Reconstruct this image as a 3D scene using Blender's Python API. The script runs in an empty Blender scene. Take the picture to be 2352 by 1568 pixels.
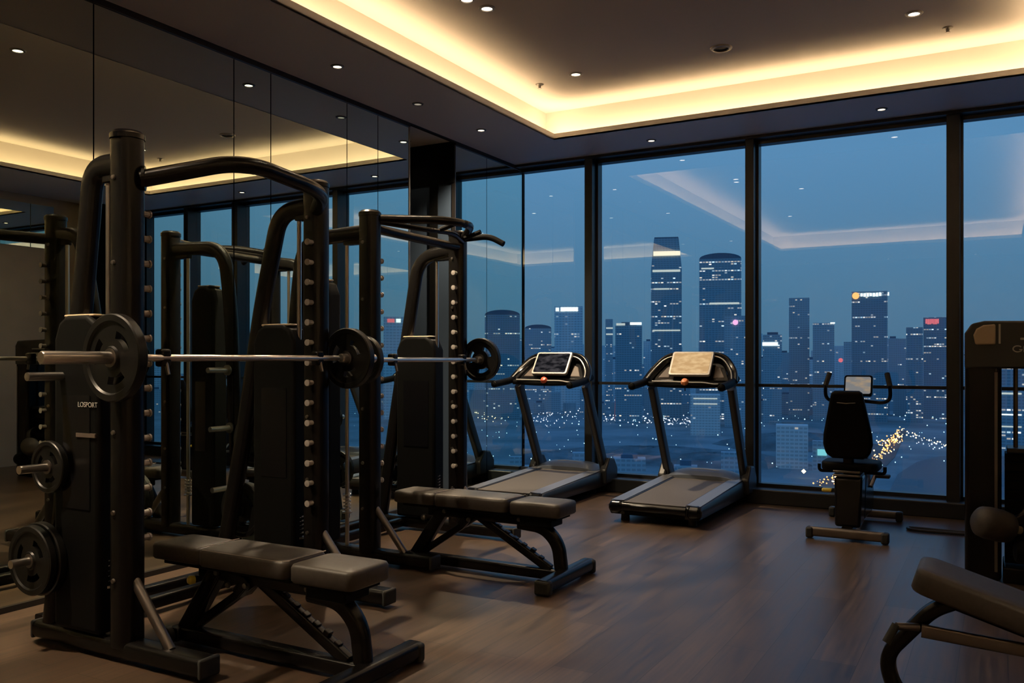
import bpy, bmesh, math, random
from mathutils import Vector, Matrix
C = bpy.context.scene.collection
S = bpy.context.scene
R = math.radians
rnd = random.Random(7)

# ------------------------------------------------------------------ camera, sky, exposure
CAM = (4.29, 0.0, 1.25); YAW = 29.2; FPX = 2004.0
cd = bpy.data.cameras.new('camera'); cam = bpy.data.objects.new('camera', cd); C.objects.link(cam)
cam.location = CAM; cam.rotation_euler = (R(90), 0, R(YAW))
cd.sensor_width = 36; cd.lens = 36 * FPX / 2352; cd.shift_y = 42 / 2352; cd.clip_start = .05; cd.clip_end = 9000
S.camera = cam
S.view_settings.view_transform = 'Standard'; S.view_settings.look = 'None'
S.view_settings.exposure = 0.0; S.view_settings.gamma = 1.0; S.view_settings.use_curve_mapping = False
S.cycles.use_denoising = True
S.cycles.max_bounces = 12; S.cycles.diffuse_bounces = 5; S.cycles.glossy_bounces = 8; S.cycles.transparent_max_bounces = 24
S.cycles.caustics_reflective = False; S.cycles.caustics_refractive = False; S.cycles.sample_clamp_indirect = 4.0

LED_STRENGTH = 23.0      # cove strips
LED_COLOR = (1.0, .70, .38)
SPOT_W = 48.0            # each recessed downlight
SPOT_COLOR = (1.0, .78, .52)

w = bpy.data.worlds.new('dusk_sky'); S.world = w; w.use_nodes = True
nt = w.node_tree; nt.nodes.clear()
tc = nt.nodes.new('ShaderNodeTexCoord'); sp = nt.nodes.new('ShaderNodeSeparateXYZ'); rp = nt.nodes.new('ShaderNodeValToRGB')
bg = nt.nodes.new('ShaderNodeBackground'); ow = nt.nodes.new('ShaderNodeOutputWorld')
nt.links.new(tc.outputs['Generated'], sp.inputs[0]); nt.links.new(sp.outputs['Z'], rp.inputs[0])
nt.links.new(rp.outputs[0], bg.inputs[0]); nt.links.new(bg.outputs[0], ow.inputs[0])
e = rp.color_ramp.elements
e[0].position = 0.0; e[0].color = (.060, .152, .255, 1)
e[1].position = 0.6; e[1].color = (.060, .170, .40, 1)
n = e.new(.08); n.color = (.071, .182, .305, 1)
n = e.new(.22); n.color = (.092, .240, .425, 1)
bg.inputs[1].default_value = 1.34

# ------------------------------------------------------------------ materials
def nm(name):
    m = bpy.data.materials.new(name); m.use_nodes = True
    return m, m.node_tree, m.node_tree.nodes['Principled BSDF']
def mat(name, col, rough=.5, metal=0.0, spec=.5, noise=0, nscale=30, bump=0, coat=0):
    m, t, b = nm(name)
    b.inputs['Base Color'].default_value = (*col, 1); b.inputs['Roughness'].default_value = rough
    b.inputs['Metallic'].default_value = metal; b.inputs['Specular IOR Level'].default_value = spec
    b.inputs['Coat Weight'].default_value = coat
    if noise or bump:
        c = t.nodes.new('ShaderNodeTexCoord'); nz = t.nodes.new('ShaderNodeTexNoise')
        nz.inputs['Scale'].default_value = nscale; nz.inputs['Detail'].default_value = 4
        t.links.new(c.outputs['Object'], nz.inputs['Vector'])
        if noise:
            r = t.nodes.new('ShaderNodeValToRGB')
            r.color_ramp.elements[0].position = .3; r.color_ramp.elements[1].position = .7
            r.color_ramp.elements[0].color = (*[x * (1 - noise) for x in col], 1)
            r.color_ramp.elements[1].color = (*[min(1, x * (1 + noise)) for x in col], 1)
            t.links.new(nz.outputs[0], r.inputs[0]); t.links.new(r.outputs[0], b.inputs['Base Color'])
        if bump:
            bp = t.nodes.new('ShaderNodeBump'); bp.inputs['Strength'].default_value = bump; bp.inputs['Distance'].default_value = .002
            t.links.new(nz.outputs[0], bp.inputs['Height']); t.links.new(bp.outputs[0], b.inputs['Normal'])
    return m
def emit(name, col, s):
    m, t, b = nm(name); t.nodes.remove(b)
    em = t.nodes.new('ShaderNodeEmission'); em.inputs[0].default_value = (*col, 1); em.inputs[1].default_value = s
    t.links.new(em.outputs[0], t.nodes['Material Output'].inputs[0]); return m

M = {}
M['black'] = mat('black_powder_coat', (.0045, .004, .004), .27, 0, .25, bump=.05, nscale=400)
M['black_gloss'] = mat('black_gloss_plastic', (.004, .004, .005), .20, 0, .28)
M['black_matte'] = mat('black_matte', (.003, .003, .003), .55, 0, .08)
M['rubber'] = mat('plate_rubber', (.0045, .0045, .0045), .36, 0, .3, bump=.08, nscale=200)
M['foot'] = mat('rubber_foot', (.008, .008, .008), .7)
M['chrome'] = mat('brushed_chrome', (.74, .70, .67), .28, 1.0)
M['steel'] = mat('dull_steel', (.20, .18, .17), .38, 1.0)
M['peg'] = mat('worn_white_peg', (.34, .31, .29), .5)
M['vinyl'] = mat('black_brown_vinyl', (.050, .043, .038), .48, 0, .4, noise=.12, nscale=60, bump=.12)
M['stitch'] = mat('pale_stitching', (.30, .26, .23), .6)
M['yellow'] = mat('yellow_knob', (.65, .50, .06), .4)
M['red'] = mat('red_key', (.55, .10, .05), .35)
M['orange'] = mat('orange_key', (.75, .26, .10), .35)
M['belt'] = mat('treadmill_belt', (.085, .075, .066), .62, noise=.15, nscale=150)
M['rail'] = mat('grey_side_rail', (.20, .20, .21), .36, .5)
M['hood'] = mat('slate_motor_hood', (.10, .115, .14), .34)
M['charcoal'] = mat('charcoal_plastic', (.016, .017, .019), .38)
M['cup'] = mat('brown_tray', (.10, .075, .06), .5)
M['bezel'] = mat('silver_bezel', (.50, .48, .45), .4, .3)
M['tan'] = mat('tan_roller', (.55, .43, .29), .40)
M['pale'] = mat('pale_logo', (.42, .40, .38), .5)
M['frame'] = mat('window_frame_black', (.013, .014, .016), .34, 0, .5)
M['sill'] = mat('dark_sill', (.012, .014, .017), .4)
M['ceiling'] = mat('ceiling_paint', (.92, .88, .84), .5, 0, .3)
M['tray'] = mat('tray_paint', (.60, .56, .52), .85, 0, .08)
M['wall'] = mat('pale_wall', (.62, .52, .38), .6, noise=.06, nscale=3)
M['niche'] = mat('niche_slate', (.045, .066, .10), .4)
M['niche_dark'] = mat('niche_black', (.004, .004, .004), .9, 0, .05)
M['trim'] = mat('black_trim', (.006, .005, .005), .45)
M['led'] = emit('warm_led', LED_COLOR, LED_STRENGTH)
M['lens'] = emit('downlight_lens', (1.0, .86, .66), 5.0)
M['lens_dim'] = emit('downlight_lens_dim', (1.0, .86, .66), .35)
M['ring'] = mat('downlight_ring', (.20, .18, .16), .4)
M['strap'] = mat('black_cable', (.010, .010, .011), .45)
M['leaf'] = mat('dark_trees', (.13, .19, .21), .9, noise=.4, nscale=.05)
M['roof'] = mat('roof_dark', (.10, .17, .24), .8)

def floor_mat():
    m, t, b = nm('walnut_planks')
    c = t.nodes.new('ShaderNodeTexCoord'); mp = t.nodes.new('ShaderNodeMapping'); mp.inputs['Rotation'].default_value = (0, 0, R(90))
    t.links.new(c.outputs['Object'], mp.inputs[0])
    br = t.nodes.new('ShaderNodeTexBrick'); br.inputs['Scale'].default_value = 1.0
    br.inputs['Brick Width'].default_value = 1.6; br.inputs['Row Height'].default_value = .18
    br.inputs['Mortar Size'].default_value = .0015; br.offset = .37; br.inputs['Bias'].default_value = 0
    br.inputs['Color1'].default_value = (.104, .070, .048, 1); br.inputs['Color2'].default_value = (.054, .036, .025, 1)
    br.inputs['Mortar'].default_value = (.012, .008, .006, 1)
    t.links.new(mp.outputs[0], br.inputs[0])
    m2 = t.nodes.new('ShaderNodeMapping'); m2.inputs['Scale'].default_value = (26, 1.3, 1)
    t.links.new(c.outputs['Object'], m2.inputs[0])
    nz = t.nodes.new('ShaderNodeTexNoise'); nz.inputs['Scale'].default_value = 2.0; nz.inputs['Detail'].default_value = 6
    t.links.new(m2.outputs[0], nz.inputs[0])
    r = t.nodes.new('ShaderNodeValToRGB'); r.color_ramp.elements[0].position = .3; r.color_ramp.elements[1].position = .72
    r.color_ramp.elements[0].color = (.45, .44, .43, 1); r.color_ramp.elements[1].color = (1.35, 1.3, 1.25, 1)
    t.links.new(nz.outputs[0], r.inputs[0])
    mx = t.nodes.new('ShaderNodeMix'); mx.data_type = 'RGBA'; mx.blend_type = 'MULTIPLY'; mx.inputs[0].default_value = 1
    t.links.new(br.outputs[0], mx.inputs[6]); t.links.new(r.outputs[0], mx.inputs[7])
    t.links.new(mx.outputs[2], b.inputs['Base Color'])
    b.inputs['Roughness'].default_value = .38; b.inputs['Specular IOR Level'].default_value = .55
    r2 = t.nodes.new('ShaderNodeMapRange'); r2.inputs[3].default_value = .26; r2.inputs[4].default_value = .42
    t.links.new(nz.outputs[0], r2.inputs[0]); t.links.new(r2.outputs[0], b.inputs['Roughness'])
    return m
M['floor'] = floor_mat()

def mirror_mat():
    m, t, b = nm('tinted_mirror'); t.nodes.remove(b)
    g = t.nodes.new('ShaderNodeBsdfGlossy'); g.inputs['Roughness'].default_value = 0.0
    lw = t.nodes.new('ShaderNodeLayerWeight'); lw.inputs[0].default_value = .5
    r = t.nodes.new('ShaderNodeValToRGB')
    r.color_ramp.elements[0].position = .02; r.color_ramp.elements[0].color = (.78, .80, .63, 1)
    r.color_ramp.elements[1].position = .55; r.color_ramp.elements[1].color = (.76, .90, .86, 1)
    t.links.new(lw.outputs['Facing'], r.inputs[0]); t.links.new(r.outputs[0], g.inputs[0])
    t.links.new(g.outputs[0], t.nodes['Material Output'].inputs[0]); return m
M['mirror'] = mirror_mat()

def glass_mat():
    m, t, b = nm('window_glass'); t.nodes.remove(b)
    tr = t.nodes.new('ShaderNodeBsdfTransparent'); tr.inputs[0].default_value = (.97, .985, .99, 1)
    g = t.nodes.new('ShaderNodeBsdfGlossy'); g.inputs['Roughness'].default_value = 0.0; g.inputs[0].default_value = (1, .97, 1, 1)
    fr = t.nodes.new('ShaderNodeFresnel'); fr.inputs[0].default_value = 1.5
    mu = t.nodes.new('ShaderNodeMath'); mu.operation = 'MULTIPLY'; mu.inputs[1].default_value = 5.0; mu.use_clamp = True
    mx = t.nodes.new('ShaderNodeMixShader')
    ge = t.nodes.new('ShaderNodeNewGeometry'); iv = t.nodes.new('ShaderNodeMath'); iv.operation = 'SUBTRACT'; iv.inputs[0].default_value = 1.0
    m3 = t.nodes.new('ShaderNodeMath'); m3.operation = 'MULTIPLY'
    t.links.new(ge.outputs['Backfacing'], iv.inputs[1]); t.links.new(fr.outputs[0], mu.inputs[0])      # only the outer face of the sheet mirrors
    t.links.new(mu.outputs[0], m3.inputs[0]); t.links.new(iv.outputs[0], m3.inputs[1]); t.links.new(m3.outputs[0], mx.inputs[0])
    t.links.new(tr.outputs[0], mx.inputs[1]); t.links.new(g.outputs[0], mx.inputs[2])
    t.links.new(mx.outputs[0], t.nodes['Material Output'].inputs[0]); return m
M['glass'] = glass_mat()

def screen_mat(name, ca, cb, s):
    m, t, b = nm(name); t.nodes.remove(b)
    c = t.nodes.new('ShaderNodeTexCoord'); nz = t.nodes.new('ShaderNodeTexNoise'); nz.inputs['Scale'].default_value = 14
    mp = t.nodes.new('ShaderNodeMapping'); mp.inputs['Scale'].default_value = (1, 1, 2.4)
    r = t.nodes.new('ShaderNodeValToRGB'); r.color_ramp.elements[0].position = .42; r.color_ramp.elements[1].position = .66
    r.color_ramp.elements[0].color = (*ca, 1); r.color_ramp.elements[1].color = (*cb, 1)
    em = t.nodes.new('ShaderNodeEmission'); em.inputs[1].default_value = s
    t.links.new(c.outputs['Object'], mp.inputs[0]); t.links.new(mp.outputs[0], nz.inputs[0]); t.links.new(nz.outputs[0], r.inputs[0])
    t.links.new(r.outputs[0], em.inputs[0]); t.links.new(em.outputs[0], t.nodes['Material Output'].inputs[0]); return m
M['screen_dark'] = screen_mat('screen_dark', (.008, .008, .010), (.06, .055, .06), 1.0)
M['screen_lit'] = screen_mat('screen_lit', (.60, .37, .17), (.78, .53, .27), 1.0)
M['screen_dim'] = screen_mat('screen_dim', (.20, .20, .20), (.34, .26, .18), 1.0)

def building_mat(name, col, p, es=1.1, wu=4.0, wv=3.6, rows=1.0):
    m, t, b = nm(name)
    N = t.nodes.new; L = t.links.new
    def mth(op, a, bb=None, clamp=False):
        q = N('ShaderNodeMath'); q.operation = op; q.use_clamp = clamp
        for i, v in enumerate((a, bb)):
            if v is None: continue
            if isinstance(v, (int, float)): q.inputs[i].default_value = v
            else: L(v, q.inputs[i])
        return q.outputs[0]
    c = N('ShaderNodeTexCoord'); s = N('ShaderNodeSeparateXYZ'); L(c.outputs['Object'], s.inputs[0])
    oi = N('ShaderNodeObjectInfo'); sd = mth('MULTIPLY', oi.outputs['Random'], 97.0)
    u = mth('DIVIDE', mth('ADD', s.outputs[0], s.outputs[1]), wu); v = mth('DIVIDE', s.outputs[2], wv)
    uf, vf = mth('FLOOR', u), mth('FLOOR', v); uu, vv = mth('FRACT', u), mth('FRACT', v)
    def wn(a, bb, cc):
        x = N('ShaderNodeCombineXYZ'); 
        for i, q in enumerate((a, bb, cc)):
            if isinstance(q, (int, float)): x.inputs[i].default_value = q
            else: L(q, x.inputs[i])
        q = N('ShaderNodeTexWhiteNoise'); q.noise_dimensions = '3D'; L(x.outputs[0], q.inputs[0]); return q.outputs[0]
    cell = wn(uf, vf, sd); row = wn(3.3, vf, sd); blk = wn(mth('FLOOR', mth('DIVIDE', uf, 3.0)), vf, mth('ADD', sd, 5.0))
    row4 = mth('POWER', row, 6.0)
    thr = mth('MULTIPLY', mth('ADD', .25, mth('MULTIPLY', row4, 6.0 * rows)), p)
    lit = mth('LESS_THAN', mth('ADD', mth('MULTIPLY', cell, .5), mth('MULTIPLY', blk, .5)), thr)
    # rare single lit windows
    lit = mth('MAXIMUM', lit, mth('LESS_THAN', cell, p * .10))
    win = mth('MULTIPLY', mth('MULTIPLY', mth('GREATER_THAN', uu, .12), mth('LESS_THAN', uu, .88)), mth('MULTIPLY', mth('GREATER_THAN', vv, .22), mth('LESS_THAN', vv, .74)))
    g = N('ShaderNodeNewGeometry'); sn = N('ShaderNodeSeparateXYZ'); L(g.outputs['Normal'], sn.inputs[0])
    side = mth('LESS_THAN', mth('ABSOLUTE', sn.outputs[2]), .5)
    amt = mth('MULTIPLY', mth('MULTIPLY', lit, win), side)
    br = mth('ADD', .35, mth('MULTIPLY', mth('POWER', wn(uf, vf, mth('ADD', sd, 11.0)), 3.0), 1.2))
    cr = N('ShaderNodeValToRGB'); cr.color_ramp.elements[0].color = (1, .80, .52, 1); cr.color_ramp.elements[1].color = (.62, .88, 1, 1)
    n = cr.color_ramp.elements.new(.5); n.color = (1, .94, .84, 1)
    L(wn(uf, vf, mth('ADD', sd, 21.0)), cr.inputs[0])
    L(cr.outputs[0], b.inputs['Emission Color']); L(mth('MULTIPLY', mth('MULTIPLY', amt, br), es), b.inputs['Emission Strength'])
    # facade: wall colour, distance haze included, with darker glazed cells
    mx = N('ShaderNodeMix'); mx.data_type = 'RGBA'; mx.inputs[6].default_value = (*col, 1); mx.inputs[7].default_value = (*[q * .72 for q in col], 1)
    L(mth('MULTIPLY', win, side), mx.inputs[0]); L(mx.outputs[2], b.inputs['Base Color'])
    b.inputs['Roughness'].default_value = .75; b.inputs['Specular IOR Level'].default_value = .15
    return m
M['bld_dark'] = building_mat('facade_dark_glass', (.26, .42, .50), .12, 1.0)  # bluish facade colours carry the distance haze in place of a volume
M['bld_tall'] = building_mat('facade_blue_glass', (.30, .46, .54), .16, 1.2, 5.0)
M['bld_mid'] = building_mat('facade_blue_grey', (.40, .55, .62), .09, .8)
M['bld_far'] = building_mat('facade_haze_tint', (.64, .80, .86), .06, .5, 6, 5)  # farthest rows: palest, with distance haze put into the base colour
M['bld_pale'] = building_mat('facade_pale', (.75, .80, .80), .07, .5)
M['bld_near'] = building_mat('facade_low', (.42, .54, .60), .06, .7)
M['sign_white'] = emit('sign_white', (.86, .97, 1.0), 1.6)
M['sign_dim'] = emit('sign_dim', (.70, .80, .78), .9)
M['sign_red'] = emit('sign_red', (1.0, .22, .28), .9)
M['sign_pink'] = emit('sign_pink', (1.0, .50, .85), 1.3)
M['sign_orange'] = emit('sign_orange', (1.0, .42, .14), 1.9)
M['sign_cyan'] = emit('sign_cyan', (.25, .85, .95), .9)
M['band'] = emit('lit_storey', (1.0, .92, .74), 1.1)
M['pt_white'] = emit('street_white', (.80, .88, 1.0), 1.9)
M['pt_warm'] = emit('street_warm', (1.0, .74, .40), 4.42)
M['pt_orange'] = emit('traffic_orange', (1.0, .42, .12), 3.9000000000000004)
M['pt_blue'] = emit('street_cool', (.5, .85, 1.0), 3.12)
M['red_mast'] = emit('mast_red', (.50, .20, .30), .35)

# ------------------------------------------------------------------ mesh builder
def rot_to(d):
    return Vector((0, 0, 1)).rotation_difference(Vector(d).normalized()).to_matrix()
def fillet(pts, r, n=5):
    pts = [Vector(p) for p in pts]; out = [pts[0]]
    for i in range(1, len(pts) - 1):
        a, b, c = pts[i - 1], pts[i], pts[i + 1]
        rr = r[i] if isinstance(r, (list, tuple)) else r
        la, lc = (a - b).length, (c - b).length
        k = min(rr, la * .48, lc * .48)
        if k < 1e-4: out.append(b); continue
        p, q = b + (a - b) / la * k, b + (c - b) / lc * k
        for j in range(n + 1):
            s = j / n; out.append((1 - s) ** 2 * p + 2 * s * (1 - s) * b + s * s * q)
    out.append(pts[-1]); return out
def circ(r, n=12): return [(r * math.cos(2 * math.pi * i / n), r * math.sin(2 * math.pi * i / n)) for i in range(n)]
def rrect(wd, h, r=.008, n=3):
    o = []
    for cx, cy, a0 in ((wd / 2 - r, h / 2 - r, 0), (-wd / 2 + r, h / 2 - r, 90), (-wd / 2 + r, -h / 2 + r, 180), (wd / 2 - r, -h / 2 + r, 270)):
        for i in range(n + 1):
            a = R(a0 + 90 * i / n); o.append((cx + r * math.cos(a), cy + r * math.sin(a)))
    return o

class MB:
    def __init__(s): s.v = []; s.f = []
    def add(s, vs, fs):
        o = len(s.v); s.v += [tuple(x) for x in vs]; s.f += [tuple(i + o for i in f) for f in fs]; return s
    def box(s, c, d, rz=0, rx=0, ry=0):
        m = Matrix.Rotation(rz, 3, 'Z') @ Matrix.Rotation(ry, 3, 'Y') @ Matrix.Rotation(rx, 3, 'X')
        c = Vector(c); vs = [c + m @ Vector((x * d[0] / 2, y * d[1] / 2, z * d[2] / 2)) for x in (-1, 1) for y in (-1, 1) for z in (-1, 1)]
        return s.add(vs, [(0, 1, 3, 2), (4, 6, 7, 5), (0, 4, 5, 1), (2, 3, 7, 6), (0, 2, 6, 4), (1, 5, 7, 3)])
    def bx(s, a, b): return s.box([(a[i] + b[i]) / 2 for i in range(3)], [abs(b[i] - a[i]) for i in range(3)])
    def sweep(s, path, prof, side=(0, 1, 0), cap=True, scale=None):
        """profile x runs along SIDE, profile y along the direction square to path and side"""
        P = [Vector(p) for p in path]; side = Vector(side); n = len(prof); vs = []
        for i, p in enumerate(P):
            t = (P[min(i + 1, len(P) - 1)] - P[max(i - 1, 0)]).normalized()
            sd = side - t * side.dot(t)
            if sd.length < 1e-4: sd = Vector((0, 0, 1)) - t * t.z
            sd.normalize(); u = t.cross(sd)
            k = scale[i] if scale else 1
            for a, b in prof: vs.append(p + sd * a * k + u * b * k)
        fs = [(i * n + j, i * n + (j + 1) % n, (i + 1) * n + (j + 1) % n, (i + 1) * n + j) for i in range(len(P) - 1) for j in range(n)]
        if cap: fs += [tuple(range(n - 1, -1, -1)), tuple((len(P) - 1) * n + j for j in range(n))]
        return s.add(vs, fs)
    def tube(s, path, r, n=12, scale=None): return s.sweep(path, circ(r, n), (0.013, .99, .11), True, scale)
    def rod(s, a, b, r, n=12): return s.tube([a, b], r, n)
    def lathe(s, prof, org=(0, 0, 0), axis=(0, 0, 1), n=24):
        m = rot_to(axis); o = Vector(org); vs = []; k = len(prof)
        for i in range(n):
            a = 2 * math.pi * i / n
            for r, z in prof: vs.append(o + m @ Vector((r * math.cos(a), r * math.sin(a), z)))
        fs = [(i * k + j, ((i + 1) % n) * k + j, ((i + 1) % n) * k + j + 1, i * k + j + 1) for i in range(n) for j in range(k - 1)]
        return s.add(vs, fs)
    def prism(s, poly, z0, z1, mtx=None):
        n = len(poly); vs = [Vector((x, y, z0)) for x, y in poly] + [Vector((x, y, z1)) for x, y in poly]
        if mtx: vs = [mtx @ q for q in vs]
        return s.add(vs, [tuple(range(n - 1, -1, -1)), tuple(range(n, 2 * n))] + [(i, (i + 1) % n, (i + 1) % n + n, i + n) for i in range(n)])
    def build(s, name, m, parent=None, bev=0, smooth=True, seg=2, ang=35):
        me = bpy.data.meshes.new(name); me.from_pydata(s.v, [], s.f)
        b = bmesh.new(); b.from_mesh(me); bmesh.ops.remove_doubles(b, verts=b.verts, dist=1e-5)
        bmesh.ops.recalc_face_normals(b, faces=b.faces); b.to_mesh(me); b.free()
        me.materials.append(m)
        if smooth:
            for p in me.polygons: p.use_smooth = True
            try: me.set_sharp_from_angle(angle=R(ang))
            except Exception: pass
        o = bpy.data.objects.new(name, me); C.objects.link(o)
        if parent: o.parent = parent
        if bev:
            md = o.modifiers.new('edge', 'BEVEL'); md.width = bev; md.segments = seg; md.limit_method = 'ANGLE'; md.angle_limit = R(40)
            md.harden_normals = False
        return o
def tag(o, label=None, cat=None, group=None, kind=None):
    if label: o['label'] = label
    if cat: o['category'] = cat
    if group: o['group'] = group
    if kind: o['kind'] = kind
    return o
def thing(name, label, cat, loc=(0, 0, 0), rz=0, group=None):
    o = bpy.data.objects.new(name, None); C.objects.link(o); o.empty_display_size = .1
    o.location = loc; o.rotation_euler = (0, 0, rz); return tag(o, label, cat, group)
def copy_tree(o, parent=None):
    c = o.copy(); C.objects.link(c); c.parent = parent
    for ch in list(o.children): copy_tree(ch, c)
    return c
def struct(o): return tag(o, kind='structure')

# ------------------------------------------------------------------ room shell
W, YW, YB = 5.85, 7.89, -3.0           # right wall, window glass plane, back wall
ZL, ZU = 3.22, 3.52                    # lower border ceiling, raised tray
T0, T1, T2, T3 = .81, 4.6, -.5, 7.0    # tray opening
struct(MB().bx((-1.2, YB - .1, -.12), (W + .2, 8.1, 0)).build('floor', M['floor'], smooth=False))
cb = MB()
LP = .052                              # visible lip
for a, b in (((-1.2, YB - .1), (T0, 8.05)), ((T1, YB - .1), (W + .2, 8.05)), ((T0, YB - .1), (T1, T2)), ((T0, T3), (T1, 8.05))):
    cb.bx((a[0], a[1], ZL), (b[0], b[1], ZL + .012))
cb.bx((T0 - .012, T2 - .012, ZL), (T0, T3 + .012, ZL + LP)).bx((T1, T2 - .012, ZL), (T1 + .012, T3 + .012, ZL + LP))
cb.bx((T0, T2 - .012, ZL), (T1, T2, ZL + LP)).bx((T0, T3, ZL), (T1, T3 + .012, ZL + LP))
ceil = struct(cb.build('ceiling', M['ceiling'], smooth=False))
SB = .17                               # shelf depth behind the lip
cv = MB()
x0, x1, y0, y1 = T0 - SB, T1 + SB, T2 - SB, T3 + SB
cv.bx((x0 - .06, y0 - .06, ZL + .012), (x0, y1 + .06, ZU)); cv.bx((x1, y0 - .06, ZL + .012), (x1 + .06, y1 + .06, ZU))
cv.bx((x0, y0 - .06, ZL + .012), (x1, y0, ZU)); cv.bx((x0, y1, ZL + .012), (x1, y1 + .06, ZU))
cv.bx((x0 - .06, y0 - .06, ZU), (x1 + .06, y1 + .06, ZU + .05))
struct(cv.build('tray_ceiling', M['tray'], smooth=False))
# warm strips on the cove shelf, one run per side
zl = ZL + .018
for nme, a, b in (('mirror', (T0 - .10, T2 - .10), (T0 - .035, T3 + .10)), ('far', (T1 + .035, T2 - .10), (T1 + .10, T3 + .10)),
                  ('window', (T0 - .03, T3 + .035), (T1 + .03, T3 + .10)), ('back', (T0 - .03, T2 - .10), (T1 + .03, T2 - .035))):
    o = MB().bx((a[0], a[1], ZL + .0135), (b[0], b[1], zl)).build('led_strip', M['led'], smooth=False)
    tag(o, {'mirror': 'warm glowing strip in the ceiling cove along the mirror wall', 'window': 'warm glowing strip in the ceiling cove along the windows',
            'far': 'warm glowing strip in the ceiling cove opposite the mirrors', 'back': 'warm glowing strip in the ceiling cove seen reflected in window glass'}[nme], 'light strip', 'cove light strips')

# mirror wall at x = 0 with a niche
seams = [-3.0, -1.95, -.96, .04, 1.035, 2.03, 3.024, 4.017, 4.342, 5.129, 5.503, 5.923]
seams2 = [6.621, 7.18, 7.885]
N0, N1 = 5.923, 6.621
wl = MB().bx((-.16, YB - .1, 0), (-.03, N0 - .02, ZL)).bx((-.16, N1 + .02, 0), (-.03, 8.0, ZL))
wall = struct(wl.build('wall_left', M['niche_dark'], smooth=False))
for ss in (seams, seams2):
    for a, b in zip(ss[:-1], ss[1:]):
        MB().bx((-.03, a + .004, .03), (0, b - .004, ZL - .035)).build('mirror_panel', M['mirror'], wall, smooth=False)
struct(MB().bx((-.02, YB, ZL - .035), (.012, N0, ZL)).bx((-.02, N1, ZL - .035), (.012, 7.9, ZL)).bx((-.02, N0, ZL - .012), (.012, N1, ZL)).build('trim_1', M['trim'], smooth=False))
struct(MB().bx((-.02, YB, 0), (.012, N0, .03)).bx((-.02, N1, 0), (.012, 7.9, .03)).build('baseboard_left', M['trim'], smooth=False))
nw = MB().bx((-.9, N0 - .02, 0), (-.03, N0 - .0, ZL)).bx((-.92, N0 - .02, 0), (-.86, N1 + .02, ZL))
niche = struct(nw.build('wall_niche', M['niche_dark'], smooth=False))
MB().bx((-.86, N1, 0), (-.002, N1 + .02, 2.85)).build('jamb_panel', M['niche'], niche, smooth=False)
MB().bx((-.86, N1 - .012, 2.85), (-.002, N1 + .02, ZL)).build('jamb_header', M['niche_dark'], niche, smooth=False)
MB().bx((-.27, N1 - .012, 0), (-.185, N1, 2.85)).build('jamb_batten', M['niche_dark'], niche, smooth=False)
for yy in (N0, N1): MB().bx((-.03, yy - .006, 0), (.006, yy + .006, ZL - .03)).build('edge_strip', M['steel'], niche, smooth=False)

# wall opposite the mirrors, its own mirror panels, a dark pier at the window end
struct(MB().bx((W, YB - .1, 0), (W + .15, 8.0, ZL)).build('wall_right', M['wall'], smooth=False))
wr = bpy.data.objects['wall_right']
for a, b in ((.6, 2.5), (2.5, 4.4), (4.4, 6.3), (6.3, 6.6)):
    MB().bx((W - .02, a + .005, 2.6), (W, b - .005, ZL - .1)).build('mirror_panel', M['mirror'], wr, smooth=False)
struct(MB().bx((W - .25, 6.95, 0), (W, 7.75, ZL)).build('pier_right', M['niche_dark'], smooth=False))
struct(MB().bx((-1.2, YB - .15, 0), (W + .2, YB, ZL)).build('wall_back', M['wall'], smooth=False))

# window wall
mull = [(.77, .85), (2.325, 2.40), (3.92, 4.017), (4.80, 4.88), (5.70, 5.85)]
YF = 7.74
edges = [0.0] + [q for ab in mull for q in ab]
glz = [(0.012, .77), (.85, 2.325), (2.40, 3.92), (4.017, 4.80), (4.88, 5.70)]
ZG0, ZG1 = .155, ZL - .055
for i, (a, b) in enumerate(glz):
    r = MB()
    r.bx((a, YW - .05, ZG0 - .03), (b, YW + .05, ZG0)).bx((a, YW - .05, ZG1), (b, YW + .05, ZG1 + .03))
    wroot = struct(r.build('window_%d' % (i + 1), M['frame'], smooth=False))
    MB().bx((a, YW - .004, ZG0), (b, YW + .004, ZG1)).build('glass_pane', M['glass'], wroot, smooth=False)
    MB().bx((a, YW - .05, 1.01), (b, YW - .01, 1.037)).build('guard_rail', M['frame'], wroot, smooth=False)
    mu = MB().bx((mull[i][0], YF, .1), (mull[i][1], YW + .06, ZL)).bx((mull[i][1], YW - .05, .1), (mull[i][1] + .02, YW + .05, ZL))
    mu.build('mullion', M['frame'], wroot, bev=.003, smooth=False)
struct(MB().bx((0, YF - .02, ZG1 + .03), (W, YW + .06, ZL)).build('trim_2', M['frame'], smooth=False))
struct(MB().bx((0, YF - .08, 0), (W, YW + .06, ZG0 - .03)).build('window_sill', M['sill'], bev=.008))

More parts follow.
